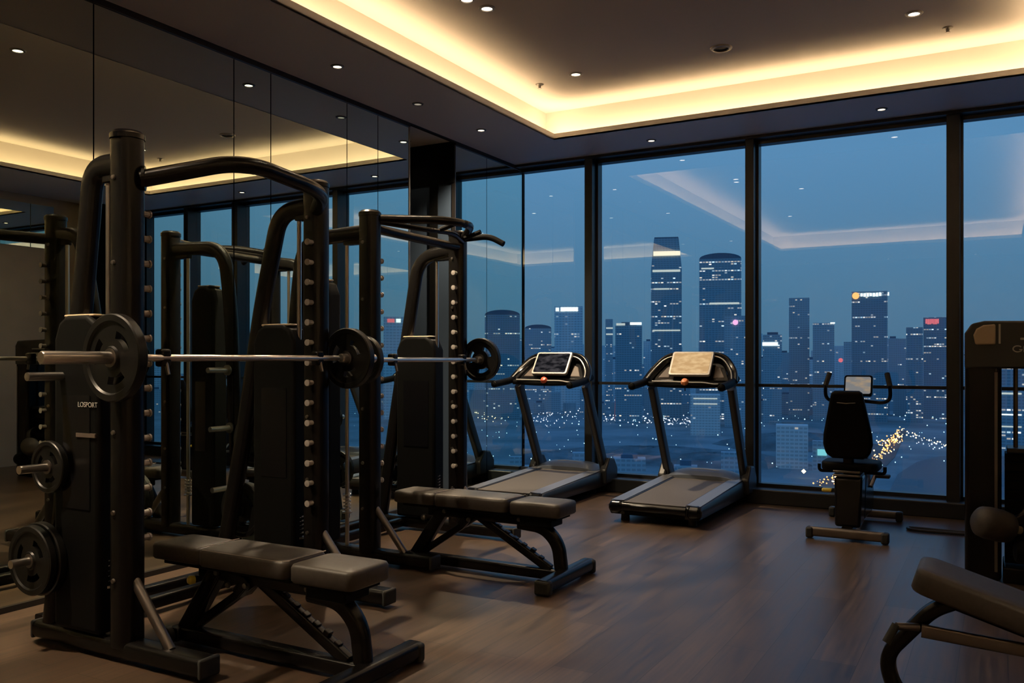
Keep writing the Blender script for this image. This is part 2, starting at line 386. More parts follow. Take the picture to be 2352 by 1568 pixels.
# ------------------------------------------------------------------ ceiling fittings
def downlight(x, y, z, label, lit=1.0, r=.045, watts=None, size=115):
    t = thing('downlight', label, 'downlight', (x, y, z), 0, 'recessed ceiling downlights')
    MB().lathe([(r * .78, -.002), (r * .80, -.008), (r * 1.15, -.006), (r * 1.25, 0)], n=20).build('ring', M['ring'], t)
    MB().lathe([(0.0005, -.003), (r * .80, -.003)], n=20).build('lens', M['lens'] if lit > .5 else M['lens_dim'], t)
    if lit > .5:
        l = bpy.data.lights.new('downlight_beam', 'SPOT'); l.energy = watts or SPOT_W; l.color = SPOT_COLOR; l.spot_size = R(size); l.spot_blend = .8
        l.shadow_soft_size = .03
        lo = bpy.data.objects.new('downlight_beam', l); C.objects.link(lo); lo.parent = t; lo.location = (0, 0, -.015)
for x, y, z, lab, lit in (
        (1.36, 4.66, ZU, 'glowing downlight in the raised ceiling, nearer the mirrors of a close pair', 1), (1.40, 4.84, ZU, 'glowing downlight in the raised ceiling, second of a close pair', 1),
        (1.35, 6.30, ZU, 'lone glowing downlight in raised ceiling near the cove corner by the mirrors', 1), (3.80, 6.28, ZU, 'glowing downlight in the raised ceiling above the exercise bike', 1),
        (2.0, 3.82, ZU, 'glowing downlight of the raised ceiling seen only in the mirror above the first rack', 1), (3.8, 2.4, ZU, 'glowing downlight in the raised ceiling behind the camera side', 1),
        (1.4, 1.6, ZU, 'glowing downlight in the raised ceiling near the cove opening', 1), (.41, 1.4, ZL, 'border ceiling downlight beside mirrors, out past the first rack', 1),
        (.41, 4.54, ZL, 'bright downlight in the border ceiling beside the mirrors, above second rack', 1), (.41, 6.40, ZL, 'bright downlight in the border ceiling beside the dark niche', 1),
        (.38, 5.51, ZL, 'dim unlit fitting between two bright lamps of the mirror-side border ceiling', 0), (-.38, 6.40, ZL, 'downlight in the ceiling of the dark wall niche', 1),
        (1.56, 7.45, ZL, 'small downlight in the border ceiling above the treadmills', 1), (3.48, 7.40, ZL, 'small downlight in the border ceiling between cove and window above the bike', 1),
        (5.2, 3.0, ZL, 'downlight in the border ceiling opposite the mirrors, beside the adjustable bench', 1), (5.2, 5.4, ZL, 'downlight in the border ceiling opposite the mirrors, above the tall weight machine', 1)):
    downlight(x, y, z, lab, lit, .045 if z > 3.4 else .036, SPOT_W * (.02 if x < 0 else .10 if x > 3 else .3 if y > 7 else 9.0 if x < 1 else .6))
for x in (.9, 2.4, 3.9, 5.2): downlight(x, -2.62, ZL, 'added wall-washing fill downlight, unseen, over the pale wall behind the viewer', 1, .036, 90, 90)  # added lamps behind the camera, warm fill for the room
for y in (-.6, 1.2): downlight(5.52, y, ZL, 'added wall-washing fill downlight, out of view, over the pale wall opposite the mirrors', 1, .036, 300, 90)  # added fill lamps, wall bounce to brighten the border ceiling
t = thing('ceiling_speaker', 'dark round recessed fitting in the middle of the raised ceiling', 'ceiling fitting', (2.52, 6.29, ZU))
MB().lathe([(.0005, -.004), (.052, -.004)], n=24).build('grille', M['black_matte'], t)
MB().lathe([(.052, -.004), (.055, -.012), (.075, -.008), (.08, 0)], n=24).build('ring', M['ring'], t)
for x, y, lab in ((.98, 6.39, 'small sprinkler head beside the cove corner at the mirror side'), (3.98, 6.66, 'small sprinkler head close to the bright window-side cove')):
    t = thing('sprinkler_head', lab, 'sprinkler', (x, y, ZU), 0, 'sprinkler heads')
    MB().lathe([(.035, 0), (.03, -.008), (.012, -.012), (.01, -.03), (.0005, -.032)], n=16).build('body', M['ring'], t)
    MB().lathe([(.0005, -.036), (.018, -.036), (.018, -.034), (.0005, -.033)], n=14).build('deflector', M['steel'], t)

# ------------------------------------------------------------------ weight plates
def plate(loc, r, th, label, axis='y', hole=.026, out=-1):
    """disc standing on a bar that runs along y; three grip slots"""
    t = thing('weight_plate', label, 'weight plate', loc, 0, 'round black weight plates')
    prof = [(hole, th * .5), (r * .24, th * .5), (r * .27, th * .30), (r * .44, th * .28), (r * .62, th * .28), (r * .80, th * .30), (r * .84, th * .5), (r * .97, th * .5), (r, th * .36)]
    n = 48; k = len(prof); vs = []
    for sgn in (1, -1):
        for i in range(n):
            a = 2 * math.pi * i / n
            for rr, z in prof: vs.append((rr * math.cos(a), z * sgn, rr * math.sin(a)))
    id_ = lambda s_, i, j: s_ * n * k + (i % n) * k + j
    slot = lambda i, j: j == 3 and (i % 16) in (2, 3, 4, 5, 6, 7, 8, 9)
    fs = []
    for i in range(n):
        for j in range(k - 1):
            if slot(i, j):
                for (p, q) in (((i, j), (i + 1, j)), ((i, j + 1), (i + 1, j + 1))):
                    fs.append((id_(0, *p), id_(0, *q), id_(1, *q), id_(1, *p)))
                for i2, nb in ((i, i - 1), (i + 1, i + 1)):
                    if not slot(nb % n, j): fs.append((id_(0, i2, j), id_(0, i2, j + 1), id_(1, i2, j + 1), id_(1, i2, j)))
                continue
            for s_ in (0, 1): fs.append((id_(s_, i, j), id_(s_, i + 1, j), id_(s_, i + 1, j + 1), id_(s_, i, j + 1)))
        fs.append((id_(0, i, 0), id_(0, i + 1, 0), id_(1, i + 1, 0), id_(1, i, 0)))
        fs.append((id_(0, i, k - 1), id_(0, i + 1, k - 1), id_(1, i + 1, k - 1), id_(1, i, k - 1)))
    MB().add(vs, fs).build('disc', M['rubber'], t, ang=28)
    MB().lathe([(hole, -th * .52), (hole + .012, -th * .52), (hole + .012, th * .52), (hole, th * .52)], axis=(0, 1, 0), n=24).build('hub_ring', M['steel'], t)
    return t

# ------------------------------------------------------------------ smith racks
def smith(label, X, ya, yb, H, leg_a, leg_b, rods, catchfrom, horn=False, shroud_dx=((-.40, -.10), (-.40, -.10)), shroud_h=(1.44, 1.44)):
    t = thing('smith_machine', label, 'weight rack', (X, (ya + yb) / 2, 0), 0, 'smith machines along the mirror wall')
    ox, oy = X, (ya + yb) / 2
    def L(p): return (p[0] - ox, p[1] - oy, p[2])
    def LL(ps): return [L(p) for p in ps]
    for y, s_, leg in ((ya, -1, leg_a), (yb, 1, leg_b)):
        p = MB().sweep(LL([(X, y, .06), (X, y, H - .03)]), rrect(.125, .115, .045, 5), (1, 0, 0)).build('upright', M['black'], t, bev=.004)
        MB().lathe([(.070, 0), (.070, .02), (.055, .034), (.0005, .042)], org=L((X, y, H - .035)), n=24).build('post_cap', M['black_gloss'], p)
        # rear leg: leaves the post top, curves down to the back of the base
        pts = fillet([(X - .03, y, H - .13), (leg[0][0], y, leg[0][1])] + [(a, y, z) for a, z in leg[1:]], .17, 8)
        MB().sweep(LL(pts), rrect(.075, .095, .034, 4), (0, 1, 0)).build('rear_leg', M['black'], t)
        xb = leg[-1][0]
        b = MB().sweep(LL([(xb - .08, y, .055), (X + .48, y, .055)]), rrect(.10, .075, .022, 4), (0, 1, 0)).build('base_leg', M['black'], t, bev=.004)
        MB().box(L((X + .482, y, .055)), (.02, .104, .08)).build('end_cap', M['foot'], b, bev=.012)
        MB().box(L((xb - .082, y, .055)), (.02, .104, .08)).build('end_cap', M['foot'], b, bev=.012)
        MB().rod(L((X + .04, y, .345)), L((X + .265, y, .085)), .021, 14).build('brace', M['steel'], t)
        # catch pegs on the inner face of the post
        z = catchfrom; first = None
        while z < H - .28:
            if first is None:
                first = MB().rod((0, 0, 0), (0, -s_ * .038, 0), .013, 10).lathe([(.0005, 0), (.017, 0), (.017, .008), (.0005, .010)], org=(0, -s_ * .036, 0), axis=(0, -s_, 0), n=10).build('catch_peg', M['peg'], p); k = first
            else: k = first.copy(); C.objects.link(k)
            k.location = L((X + .02, y - s_ * .05, z)); z += .105
        # guide rod with sprung bumper
        yr = y; xr = rods
        g = MB().rod(L((xr, yr, .09)), L((xr, yr, H - .16)), .0125, 12).build('guide_rod', M['chrome'], t)
        MB().box(L(((xr + X) / 2, yr, H - .19)), (X - xr + .03, .045, .03)).build('rod_bracket', M['black'], g, bev=.006)
        sp_ = MB(); pts = [L((xr + .022 * math.cos(q * .7), yr + .022 * math.sin(q * .7), .30 + q * .0024)) for q in range(48)]
        sp_.tube(pts, .0042, 6); sp_.lathe([(.013, .29), (.03, .29), (.03, .30), (.013, .30)], org=L((xr, yr, 0)), n=16)
        sp_.build('spring_bumper', M['chrome'], g)
        # counterweight shroud behind the post
        sa, sb = X + shroud_dx[s_ > 0][0], X + shroud_dx[s_ > 0][1]; sh_ = shroud_h[s_ > 0]
        prof = [(sa, .10), (sb, .10), (sb, sh_ - .10), (sb - .03, sh_ - .03), (sb - .08, sh_), (sa + .08, sh_), (sa + .03, sh_ - .03), (sa, sh_ - .10)]
        q = MB().prism([(a - ox, z) for a, z in prof], -.065, .065, Matrix.Translation((0, y - oy, 0)) @ Matrix.Rotation(R(90), 4, 'X'))
        sh = q.build('shroud', M['black_matte'], t, bev=.02, seg=3)
        MB().box(L(((sa + sb) / 2, y, sh_ - .002)), (sb - sa - .10, .10, .012)).build('shroud_top', M['tan'], sh, bev=.005)
        yf = y - .0665
        MB().bx(L((sa + .07, yf - .002, .62)), L((sb - .05, yf + .002, 1.10))).build('panel_frame', M['black_gloss'], sh)
        # storage pegs on the outer side of the rear leg
        def legx(z):
            for (a, za), (c, zc) in zip(leg[:-1], leg[1:]):
                if zc <= z <= za: return a + (c - a) * (za - z) / (za - zc)
            return leg[-1][0]
        for z in (1.18, .79, .39):
            xl = legx(z)
            k = MB().rod(L((xl, y + s_ * .03, z)), L((xl, y + s_ * .22, z)), .018, 14).build('storage_peg', M['chrome'], t)
            MB().lathe([(.0185, 0), (.036, 0), (.036, .012), (.0185, .014)], org=L((xl, y + s_ * .046, z)), axis=(0, s_, 0), n=18).build('collar', M['steel'], k)
        bl = MB()
        for z in (.34, .62, .95, H - .2, H - .55):
            bl.lathe([(.0005, 0), (.011, 0), (.011, -.0), (.009, .008), (.0005, .009)], org=L((X - .01, y - .057, z)), axis=(0, -1, 0), n=10)
        bl.build('bolt_heads', M['steel'], p)
    # rear cross bars between the legs
    for z, xx in ((.055, leg_b[-1][0] + .03), (.055, leg_b[-1][0] + .22)):
        MB().sweep(LL([(xx, ya + .04, z), (xx, yb - .04, z)]), rrect(.06, .06, .012), (1, 0, 0)).build('rear_crossbar', M['black'], t)
    # top bars
    m = (ya + yb) / 2
    if not horn:
        pts = [(X + .06, ya + .02, H - .20), (X + .30, ya + .26, H - .115), (X + .34, ya + .40, H - .105), (X + .30, yb - .28, H - .135), (X + .03, yb - .03, H - .16)]
        MB().tube(LL(fillet(pts, .22, 8)), .036, 16).build('pull_up_bar', M['black'], t)
        MB().lathe([(.0005, 0), (.052, 0), (.052, .012), (.0005, .014)], org=L((X + .055, ya + .03, H - .195)), axis=(.7, .7, 0), n=18).build('flange', M['black'], t)
    else:
        MB().tube(LL(fillet([(X + .02, ya + .03, H - .11), (X + .02, yb - .03, H - .12)], .1)), .030, 14).build('top_crossbar', M['black'], t)
        MB().tube(LL(fillet([(X + .05, ya + .03, H - .05), (X + .30, m - .12, H - .03), (X + .34, m + .12, H - .03), (X + .20, yb - .16, H - .02), (X + .05, yb - .0, H - .05)], .15, 6)), .027, 12).build('pull_up_bar', M['black'], t)
        MB().tube(LL(fillet([(X + .05, ya + .03, H - .07), (X + .16, m - .1, H - .08), (X + .16, m + .2, H - .06), (X + .05, yb - .02, H - .08)], .12, 6)), .017, 12).build('pull_up_bar', M['black'], t)
        MB().tube(LL(fillet([(X + .02, yb, H - .06), (X + .25, yb + .02, H - .05), (X + .36, yb + .03, H - .11)], .1, 6)), .021, 12).build('horn_handle', M['black_matte'], t)
        for xx, yy in ((X + .2, m - .02), (X + .12, yb - .1)):
            MB().rod(L((xx, yy, H - .07)), L((xx + .12, yy + .02, H - .03)), .016, 10).build('grip', M['black_matte'], t)
    return t, ox, oy
def smith_bar(t, ox, oy, X, y0, y1, ya, yb, z):
    L = lambda p: (p[0] - ox, p[1] - oy, p[2])
    b = MB().rod(L((X, ya - .02, z)), L((X, yb + .02, z)), .0145, 14).build('lift_bar', M['chrome'], t)
    for a, c in ((y0, ya - .06), (yb + .04, y1)):
        MB().lathe([(.0005, -.5), (.022, -.5), (.0255, -.495), (.0255, .495), (.022, .5), (.0005, .5)], org=(0, 0, 0), axis=(0, 1, 0), n=18)
        s_ = MB().lathe([(.0005, 0), (.021, 0), (.0248, .006), (.0248, c - a), (.0005, c - a)], org=L((X, a, z)), axis=(0, 1, 0), n=20).build('sleeve', M['chrome'], b)
    for y, s_ in ((ya, 1), (yb, -1)):
        k = MB().box(L((X - .012, y + s_ * .125, z)), (.05, .05, .075)).build('carriage', M['black'], b, bev=.01)
        MB().rod(L((X, y + s_ * .125, z)), L((X + .02, y + s_ * .125, z - .07)), .008, 8).build('hook', M['steel'], k)
    return b

LEG1 = [(.90, 2.07), (.84, 1.60), (.74, .90), (.62, .08)]
LEG1F = [(.86, 2.05), (.73, 1.55), (.59, .83), (.42, .08)]
s1, ox, oy = smith('tall black smith machine with arched pull-up bar, standing closest to the camera', 1.12, 2.39, 3.54, 2.2, LEG1, LEG1F, 1.0, .50)
smith_bar(s1, ox, oy, 1.235, 1.94, 3.88, 2.36, 3.56, 1.258)
LEG2N = [(.36, 2.02), (.30, 1.6), (.26, .9), (.22, .08)]
LEG2F = [(.56, 2.0), (.47, 1.5), (.36, .9), (.22, .08)]
s2, ox2, oy2 = smith('black smith machine with several top grips and horn handle, standing nearer the windows', .90, 4.27, 5.27, 2.17, LEG2N, LEG2F, .72, .50, True, ((-.50, -.28), (-.50, -.16)), (1.76, 1.42))
smith_bar(s2, ox2, oy2, 1.015, 3.93, 5.56, 4.24, 5.29, 1.25)
# pale lettering and a lower ledge on the shroud nearest the viewer
sh1 = [o for o in s1.children if o.name.startswith('shroud')][0]
fc = bpy.data.curves.new('lettering', 'FONT'); fc.body = 'LOSPORT'; fc.size = .030; fc.extrude = .001; fc.align_x = 'LEFT'
ft = bpy.data.objects.new('lettering_outline', fc); C.objects.link(ft); bpy.context.view_layer.update()
fm = bpy.data.meshes.new_from_object(ft.evaluated_get(bpy.context.evaluated_depsgraph_get())); bpy.data.objects.remove(ft)
fo = bpy.data.objects.new('lettering', fm); C.objects.link(fo); fo.parent = sh1; fm.materials.clear(); fm.materials.append(M['pale'])
fo.rotation_euler = (R(90), 0, 0); fo.location = (.895 - ox, 2.3195 - oy, 1.052)
MB().bx((.885 - ox, 2.317 - oy, .925), (1.01 - ox, 2.324 - oy, .942)).build('ledge', M['cup'], sh1)
for args in (
        ((1.235, 2.245, 1.258), .175, .045, 'big round plate on near end of the first smith machine bar'),
        ((1.235, 3.665, 1.258), .163, .045, 'round plate on the far end of the first smith machine bar'),
        ((1.015, 4.06, 1.25), .142, .042, 'round plate on the bar end of second smith machine, tucked behind the first bar'),
        ((1.015, 5.40, 1.25), .157, .045, 'round plate on the window end of the second smith machine bar')):
    plate(*args)
def legx(leg, z):
    for (a, za), (c, zc) in zip(leg[:-1], leg[1:]):
        if zc <= z <= za: return a + (c - a) * (za - z) / (za - zc)
for leg, y, z, r, th, lab in (
        (LEG1, 2.39 - .085, .39, .158, .036, 'plate on the lowest storage peg, inner of two near the camera'), (LEG1, 2.39 - .125, .39, .150, .034, 'plate on the lowest storage peg, outer of two near the camera'),
        (LEG1, 2.39 - .085, .79, .112, .03, 'small plate on the middle storage peg closest to the camera'),
        (LEG1F, 3.54 + .085, .39, .160, .036, 'lowest inner stored plate on far rear leg of the first smith machine'), (LEG1F, 3.54 + .125, .39, .150, .034, 'lowest outer stored plate on far rear leg of the first smith machine'),
        (LEG1F, 3.54 + .085, .79, .152, .034, 'middle inner stored plate on far rear leg of the first smith machine'), (LEG1F, 3.54 + .122, .79, .125, .03, 'middle outer stored plate on far rear leg of the first smith machine'),
        (LEG1F, 3.54 + .085, 1.18, .110, .03, 'small stored plate on the top peg of the first smith machine far leg'),
        (LEG2F, 5.27 + .085, .39, .145, .034, 'stored plate low on the window-side leg of the second smith machine'), (LEG2F, 5.27 + .085, .79, .10, .03, 'small stored plate midway on the window-side leg of second smith machine')):
    plate((legx(leg, z), y, z), r, th, lab, hole=.0185)

# ------------------------------------------------------------------ flat benches
def pad(mb, x0, x1, y0, y1, z0, z1, nx=10, rc=.03):
    """upholstered block with rounded plan corners and softly crowned top"""
    pl = []
    for cx, cy, a0 in ((x1 - rc, y1 - rc, 0), (x0 + rc, y1 - rc, 90), (x0 + rc, y0 + rc, 180), (x1 - rc, y0 + rc, 270)):
        for i in range(5):
            a = R(a0 + 22.5 * i); pl.append((cx + rc * math.cos(a), cy + rc * math.sin(a)))
    mx, my = (x0 + x1) / 2, (y0 + y1) / 2
    ins = lambda k: [(mx + (x - mx) * (1 - k / (abs(x1 - x0) / 2)), my + (y - my) * (1 - k / (abs(y1 - y0) / 2))) for x, y in pl]
    h = z1 - z0; rings = [(ins(.006), z0), (pl, z0 + .008), (pl, z1 - .016), (ins(.005), z1 - .005), (ins(.018), z1), (ins(.06), z1 + .002)]
    vs = []; n = len(pl)
    for ring, z in rings: vs += [(x, y, z) for x, y in ring]
    fs = [(k * n + i, k * n + (i + 1) % n, (k + 1) * n + (i + 1) % n, (k + 1) * n + i) for k in range(len(rings) - 1) for i in range(n)]
    fs += [tuple(range(n - 1, -1, -1)), tuple((len(rings) - 1) * n + i for i in range(n))]
    return mb.add(vs, fs)
def bench(label, x, y):
    t = thing('weight_bench', label, 'weight bench', (x, y, 0), 0, 'flat weight benches')
    hw = .125
    p = pad(MB(), 0, .30, -hw * .92, hw * .92, .385, .455).build('head_pad', M['vinyl'], t, ang=60)
    p2 = pad(MB(), .303, .80, -hw, hw, .385, .46).build('back_pad', M['vinyl'], t, ang=60)
    p3 = pad(MB(), .815, 1.13, -hw, hw, .380, .455).build('seat_pad', M['vinyl'], t, ang=60)
    MB().tube([(.302, -hw * .9, .459), (.302, hw * .9, .459)], .0022, 6).build('seam_piping', M['stitch'], p2)
    MB().tube([(.33, -hw + .006, .455), (.77, -hw + .006, .455), (.795, -hw + .03, .457), (.797, hw - .01, .458)], .0016, 6).build('seam_piping', M['stitch'], p2)
    MB().bx((.06, -.09, .365), (.79, .09, .383)).bx((.84, -.09, .36), (1.10, .09, .379)).build('pad_plate', M['black_matte'], t, bev=.003)
    MB().bx((.86, -.075, .315), (1.06, .075, .36)).build('seat_block', M['black_matte'], t, bev=.006)
    MB().sweep([(.20, 0, .335), (.98, 0, .335)], rrect(.05, .06, .01), (0, 1, 0)).build('spine_tube', M['black'], t, bev=.003)
    # rear upright
    MB().sweep(fillet([(.10, 0, .06), (.20, 0, .20), (.30, 0, .345)], .08), rrect(.06, .075, .012), (0, 1, 0)).build('rear_upright', M['black'], t)
    MB().sweep(fillet([(.36, 0, .34), (.50, 0, .33), (.44, 0, .27)], .04), rrect(.09, .05, .01), (0, 1, 0)).build('hinge_block', M['black'], t)
    # adjusting ladder with notches
    ld = MB().sweep([(.56, 0, .325), (1.02, 0, .07)], rrect(.045, .05, .01), (0, 1, 0))
    for i in range(6):
        k = .25 + .12 * i; q = .030 if i == 4 else .012; ld.box((.56 + .46 * k + .013, 0, .325 - .255 * k + .024), (.028, .03, q), ry=R(29))
    ld.build('adjusting_ladder', M['black'], t, bev=.003)
    MB().sweep([(.52, 0, .32), (.16, 0, .085)], rrect(.03, .04, .008), (0, 1, 0)).build('support_link', M['black'], t)
    # curved front leg
    fl = MB().sweep(fillet([(.82, 0, .315), (.98, 0, .305), (1.07, 0, .22), (1.09, 0, .06)], .12, 8), rrect(.06, .075, .022, 4), (0, 1, 0)).build('front_leg', M['black'], t)
    MB().box((1.049, -.0, .262), (.004, .036, .036), ry=R(-42)).build('leg_sticker', M['stitch'], fl)
    b = MB().sweep([(.06, 0, .045), (1.10, 0, .045)], rrect(.07, .06, .012), (0, 1, 0)).build('base_beam', M['black'], t, bev=.003)
    f = MB().sweep([(1.12, -.30, .05), (1.12, .30, .05)], rrect(.085, .07, .022, 4), (1, 0, 0)).build('front_foot', M['black'], t, bev=.003)
    for s_ in (-1, 1):
        MB().box((1.12, s_ * .285, .042), (.094, .05, .08)).build('rubber_cap', M['foot'], f, bev=.014)
    f2 = MB().sweep([(.07, -.055, .045), (.07, .055, .045)], rrect(.07, .06, .015), (1, 0, 0)).build('rear_foot', M['black'], t, bev=.003)
    for s_ in (-1, 1):
        MB().lathe([(.0005, -.014), (.04, -.014), (.04, .014), (.0005, .014)], org=(.05, s_ * .064, .041), axis=(0, 1, 0), n=18).build('wheel', M['foot'], f2)
    pv = MB()
    for xx, zz in ((.33, .345), (.40, .30), (.50, .31), (.84, .34), (.98, .335)):
        pv.lathe([(.0005, 0), (.013, 0), (.011, .01), (.0005, .011)], org=(xx, -.04, zz), axis=(0, -1, 0), n=10)
    pv.build('pivot_bolts', M['steel'], t)
    return t
b1 = bench('flat black bench with brown-black pads beside the first smith machine', 1.05, 2.67)
MB().lathe([(.0005, 0), (.017, 0), (.019, .02), (.012, .03), (.0005, .032)], org=(.20, -.045, .30), axis=(-.4, -1, 0), n=14).build('adjust_knob', M['yellow'], b1)
b2 = copy_tree(b1); b2.location = (1.06, 4.40, 0)
b2['label'] = 'flat black bench standing nearer the treadmills, in front of the second smith machine'
for ch in list(b2.children):
    if ch.name.startswith('adjust_knob'): ch.data = ch.data.copy(); ch.data.materials[0] = M['steel']

# ------------------------------------------------------------------ treadmills
def treadmill(label, x, y, lit):
    """local: x across, y towards the window, origin under the tail on the deck centre line"""
    t = thing('treadmill', label, 'treadmill', (x, y, 0), 0, 'treadmills facing the windows')
    # side rails: flat top, falling side
    for s_ in (-1, 1):
        prof = [(.235, .165), (.36, .160), (.37, .145), (.37, .10), (.35, .06), (.24, .06)]
        vs = []
        for yy, dz in ((.02, -.02), (.06, 0), (1.20, .045), (1.42, .06)):
            vs += [(s_ * a, yy, z + (dz if z > .11 else 0)) for a, z in prof]
        n = len(prof); fs = [(k * n + i, k * n + (i + 1) % n, (k + 1) * n + (i + 1) % n, (k + 1) * n + i) for k in range(3) for i in range(n)]
        fs += [tuple(range(n)), tuple(3 * n + i for i in range(n))]
        r_ = MB().add(vs, fs).build('side_rail', M['charcoal'], t, bev=.004)
        MB().add([(s_ * .25, .04, .167), (s_ * .355, .04, .163), (s_ * .355, 1.30, .219), (s_ * .25, 1.30, .221), (s_ * .25, .04, .160), (s_ * .355, .04, .156), (s_ * .355, 1.30, .212), (s_ * .25, 1.30, .214)],
                 [(0, 1, 2, 3), (4, 5, 6, 7), (0, 1, 5, 4), (1, 2, 6, 5), (2, 3, 7, 6), (3, 0, 4, 7)]).build('tread_strip', M['rail'], r_)
        MB().lathe([(.0005, -.05), (.04, -.05), (.055, -.03), (.055, .03), (.04, .05), (.0005, .05)], org=(s_ * .31, .05, .11), axis=(1, 0, 0), n=18).build('tail_cap', M['black_gloss'], r_)
    MB().add([(-.245, .02, .158), (.245, .02, .158), (.245, 1.26, .207), (-.245, 1.26, .207), (-.245, .02, .13), (.245, .02, .13), (.245, 1.26, .16), (-.245, 1.26, .16)],
             [(0, 1, 2, 3), (7, 6, 5, 4), (0, 4, 5, 1), (1, 5, 6, 2), (2, 6, 7, 3), (3, 7, 4, 0)]).build('running_belt', M['belt'], t)
    d = MB().bx((-.27, .03, .055), (.27, 1.35, .128)).build('deck_body', M['black_matte'], t, bev=.01)
    MB().rod((-.25, .03, .118), (.25, .03, .118), .036, 16).build('tail_roller', M['black_gloss'], d)
    for sx in (-.27, .27):
        for yy in (.12, 1.25):
            MB().lathe([(.0005, 0), (.035, 0), (.032, .056), (.0005, .056)], org=(sx, yy, 0), n=14).build('levelling_foot', M['foot'], t)
    # motor hood: low dome across the front
    vs = []; nx, ny = 17, 7
    for j in range(ny):
        v = j / (ny - 1); yy = 1.20 + .30 * v
        for i in range(nx):
            u = -1 + 2 * i / (nx - 1); hh = (.075 * (1 - abs(u) ** 4) + .02) * math.sin(math.pi * (.12 + .76 * v)) ** .7
            vs.append((u * .335, yy, .19 + hh))
    fs = [(j * nx + i, j * nx + i + 1, (j + 1) * nx + i + 1, (j + 1) * nx + i) for j in range(ny - 1) for i in range(nx - 1)]
    o = len(vs)
    for j in range(ny):
        for i in range(nx): vs.append((vs[j * nx + i][0], vs[j * nx + i][1], .12))
    ring = [(0, i) for i in range(nx)] + [(j, nx - 1) for j in range(1, ny)] + [(ny - 1, i) for i in range(nx - 2, -1, -1)] + [(j, 0) for j in range(ny - 2, 0, -1)]
    for (a, b), (c, d2) in zip(ring, ring[1:] + ring[:1]): fs.append((a * nx + b, c * nx + d2, o + c * nx + d2, o + a * nx + b))
    hd = MB().add(vs, fs).build('motor_hood', M['hood'], t, ang=50)
    MB().sweep([(-.10, 1.262, .285), (.0, 1.258, .290), (.15, 1.262, .280)], rrect(.004, .006, .0015), (0, 1, 0)).build('hood_logo', M['bezel'], hd)
    # uprights lean back over the deck
    for s_ in (-1, 1):
        u = MB().sweep([(s_ * .345, 1.40, .10), (s_ * .345, 1.33, .27), (s_ * .345, .93, 1.02)], rrect(.06, .105, .022, 4), (1, 0, 0)).build('upright', M['charcoal'], t)
        MB().prism([(1.24, .09), (1.53, .09), (1.53, .22), (1.45, .32), (1.34, .33), (1.24, .22)], -.035, .035, Matrix.Translation((s_ * .375, 0, 0)) @ Matrix(((0, 0, 1, 0), (1, 0, 0, 0), (0, 1, 0, 0), (0, 0, 0, 1)))).build('foot_cover', M['charcoal'], u, bev=.015)
        # handrail
        h = MB().sweep(fillet([(s_ * .375, .52, 1.030), (s_ * .375, .80, 1.055), (s_ * .370, .98, 1.09)], .1), rrect(.062, .060, .026, 5), (1, 0, 0)).build('handrail', M['black_matte'], t)
        MB().lathe([(.0005, -.018), (.022, -.012), (.03, 0)], org=(s_ * .375, .522, 1.030), axis=(0, 1, 0), n=14).build('grip_end', M['black_matte'], h)
    # console: curved band rising from each handrail round behind the screen
    loop = fillet([(-.375, .86, 1.06), (-.345, .98, 1.15), (-.24, 1.06, 1.275), (.24, 1.06, 1.275), (.345, .98, 1.15), (.375, .86, 1.06)], .10, 6)
    cn = MB().sweep(loop, rrect(.035, .085, .014, 3), (0, 1, 0)).build('console_band', M['black_gloss'], t)
    MB().sweep([Vector(p) + Vector((0, -.044, .006)) for p in loop], circ(.006, 6), (0, 1, 0)).build('edge_trim', M['bezel'], cn)
    MB().add([(-.34, .90, 1.07), (.34, .90, 1.07), (.23, 1.07, 1.25), (-.23, 1.07, 1.25), (-.34, .93, 1.04), (.34, .93, 1.04), (.23, 1.10, 1.23), (-.23, 1.10, 1.23)],
             [(0, 1, 2, 3), (7, 6, 5, 4), (0, 4, 5, 1), (1, 5, 6, 2), (2, 6, 7, 3), (3, 7, 4, 0)]).build('console_back', M['black_gloss'], t, bev=.01)
    for s_ in (-1, 1):
        MB().prism([(s_ * .19, 0), (s_ * .29, 0), (s_ * .235, .12), (s_ * .185, .14)], -.006, .006, Matrix.Translation((0, .925, 1.095)) @ Matrix.Rotation(R(47), 4, 'X')).build('cup_tray', M['cup'], t, bev=.006)
    MB().sweep(fillet([(-.345, .84, 1.045), (-.1, .82, 1.035), (.1, .82, 1.035), (.345, .84, 1.045)], .1), rrect(.06, .045, .018, 4), (0, 1, 0)).build('front_grip_bar', M['black_matte'], t)
    MB().tube(fillet([(-.30, .80, 1.068), (-.08, .795, 1.066), (.0, .79, 1.062), (.16, .795, 1.062), (.25, .80, 1.045), (.35, .85, 1.07)], .08), .006, 8).build('silver_trim', M['bezel'], t)
    MB().lathe([(.0005, .022), (.022, .018), (.034, 0), (.034, -.012), (.0005, -.014)], org=(-.01, .79, 1.068), axis=(0, -.7, .7), n=16).build('stop_key', M['orange'] if lit else M['red'], t)
    MB().rod((-.01, .80, 1.03), (-.01, .80, .99), .004, 6).build('key_cord', M['black_matte'], t)
    # screen, tilted back
    piv = Matrix.Translation((0, .87, 1.115)) @ Matrix.Rotation(R(-36), 4, 'X')
    sw, sh = .36, .245
    fr = MB().prism([(x_, z_) for x_, z_ in rrect(sw, sh, .02, 4)], -.014, .014, piv @ Matrix.Translation((0, 0, sh / 2)) @ Matrix.Rotation(R(90), 4, 'X')).build('screen_frame', M['bezel'], t, bev=.004)
    q = MB().prism([(x_, z_) for x_, z_ in rrect(sw - .035, sh - .035, .012, 3)], .0145, .0165, piv @ Matrix.Translation((0, 0, sh / 2)) @ Matrix.Rotation(R(90), 4, 'X'))
    q.build('display', M['screen_lit' if lit else 'screen_dark'], fr, smooth=False)
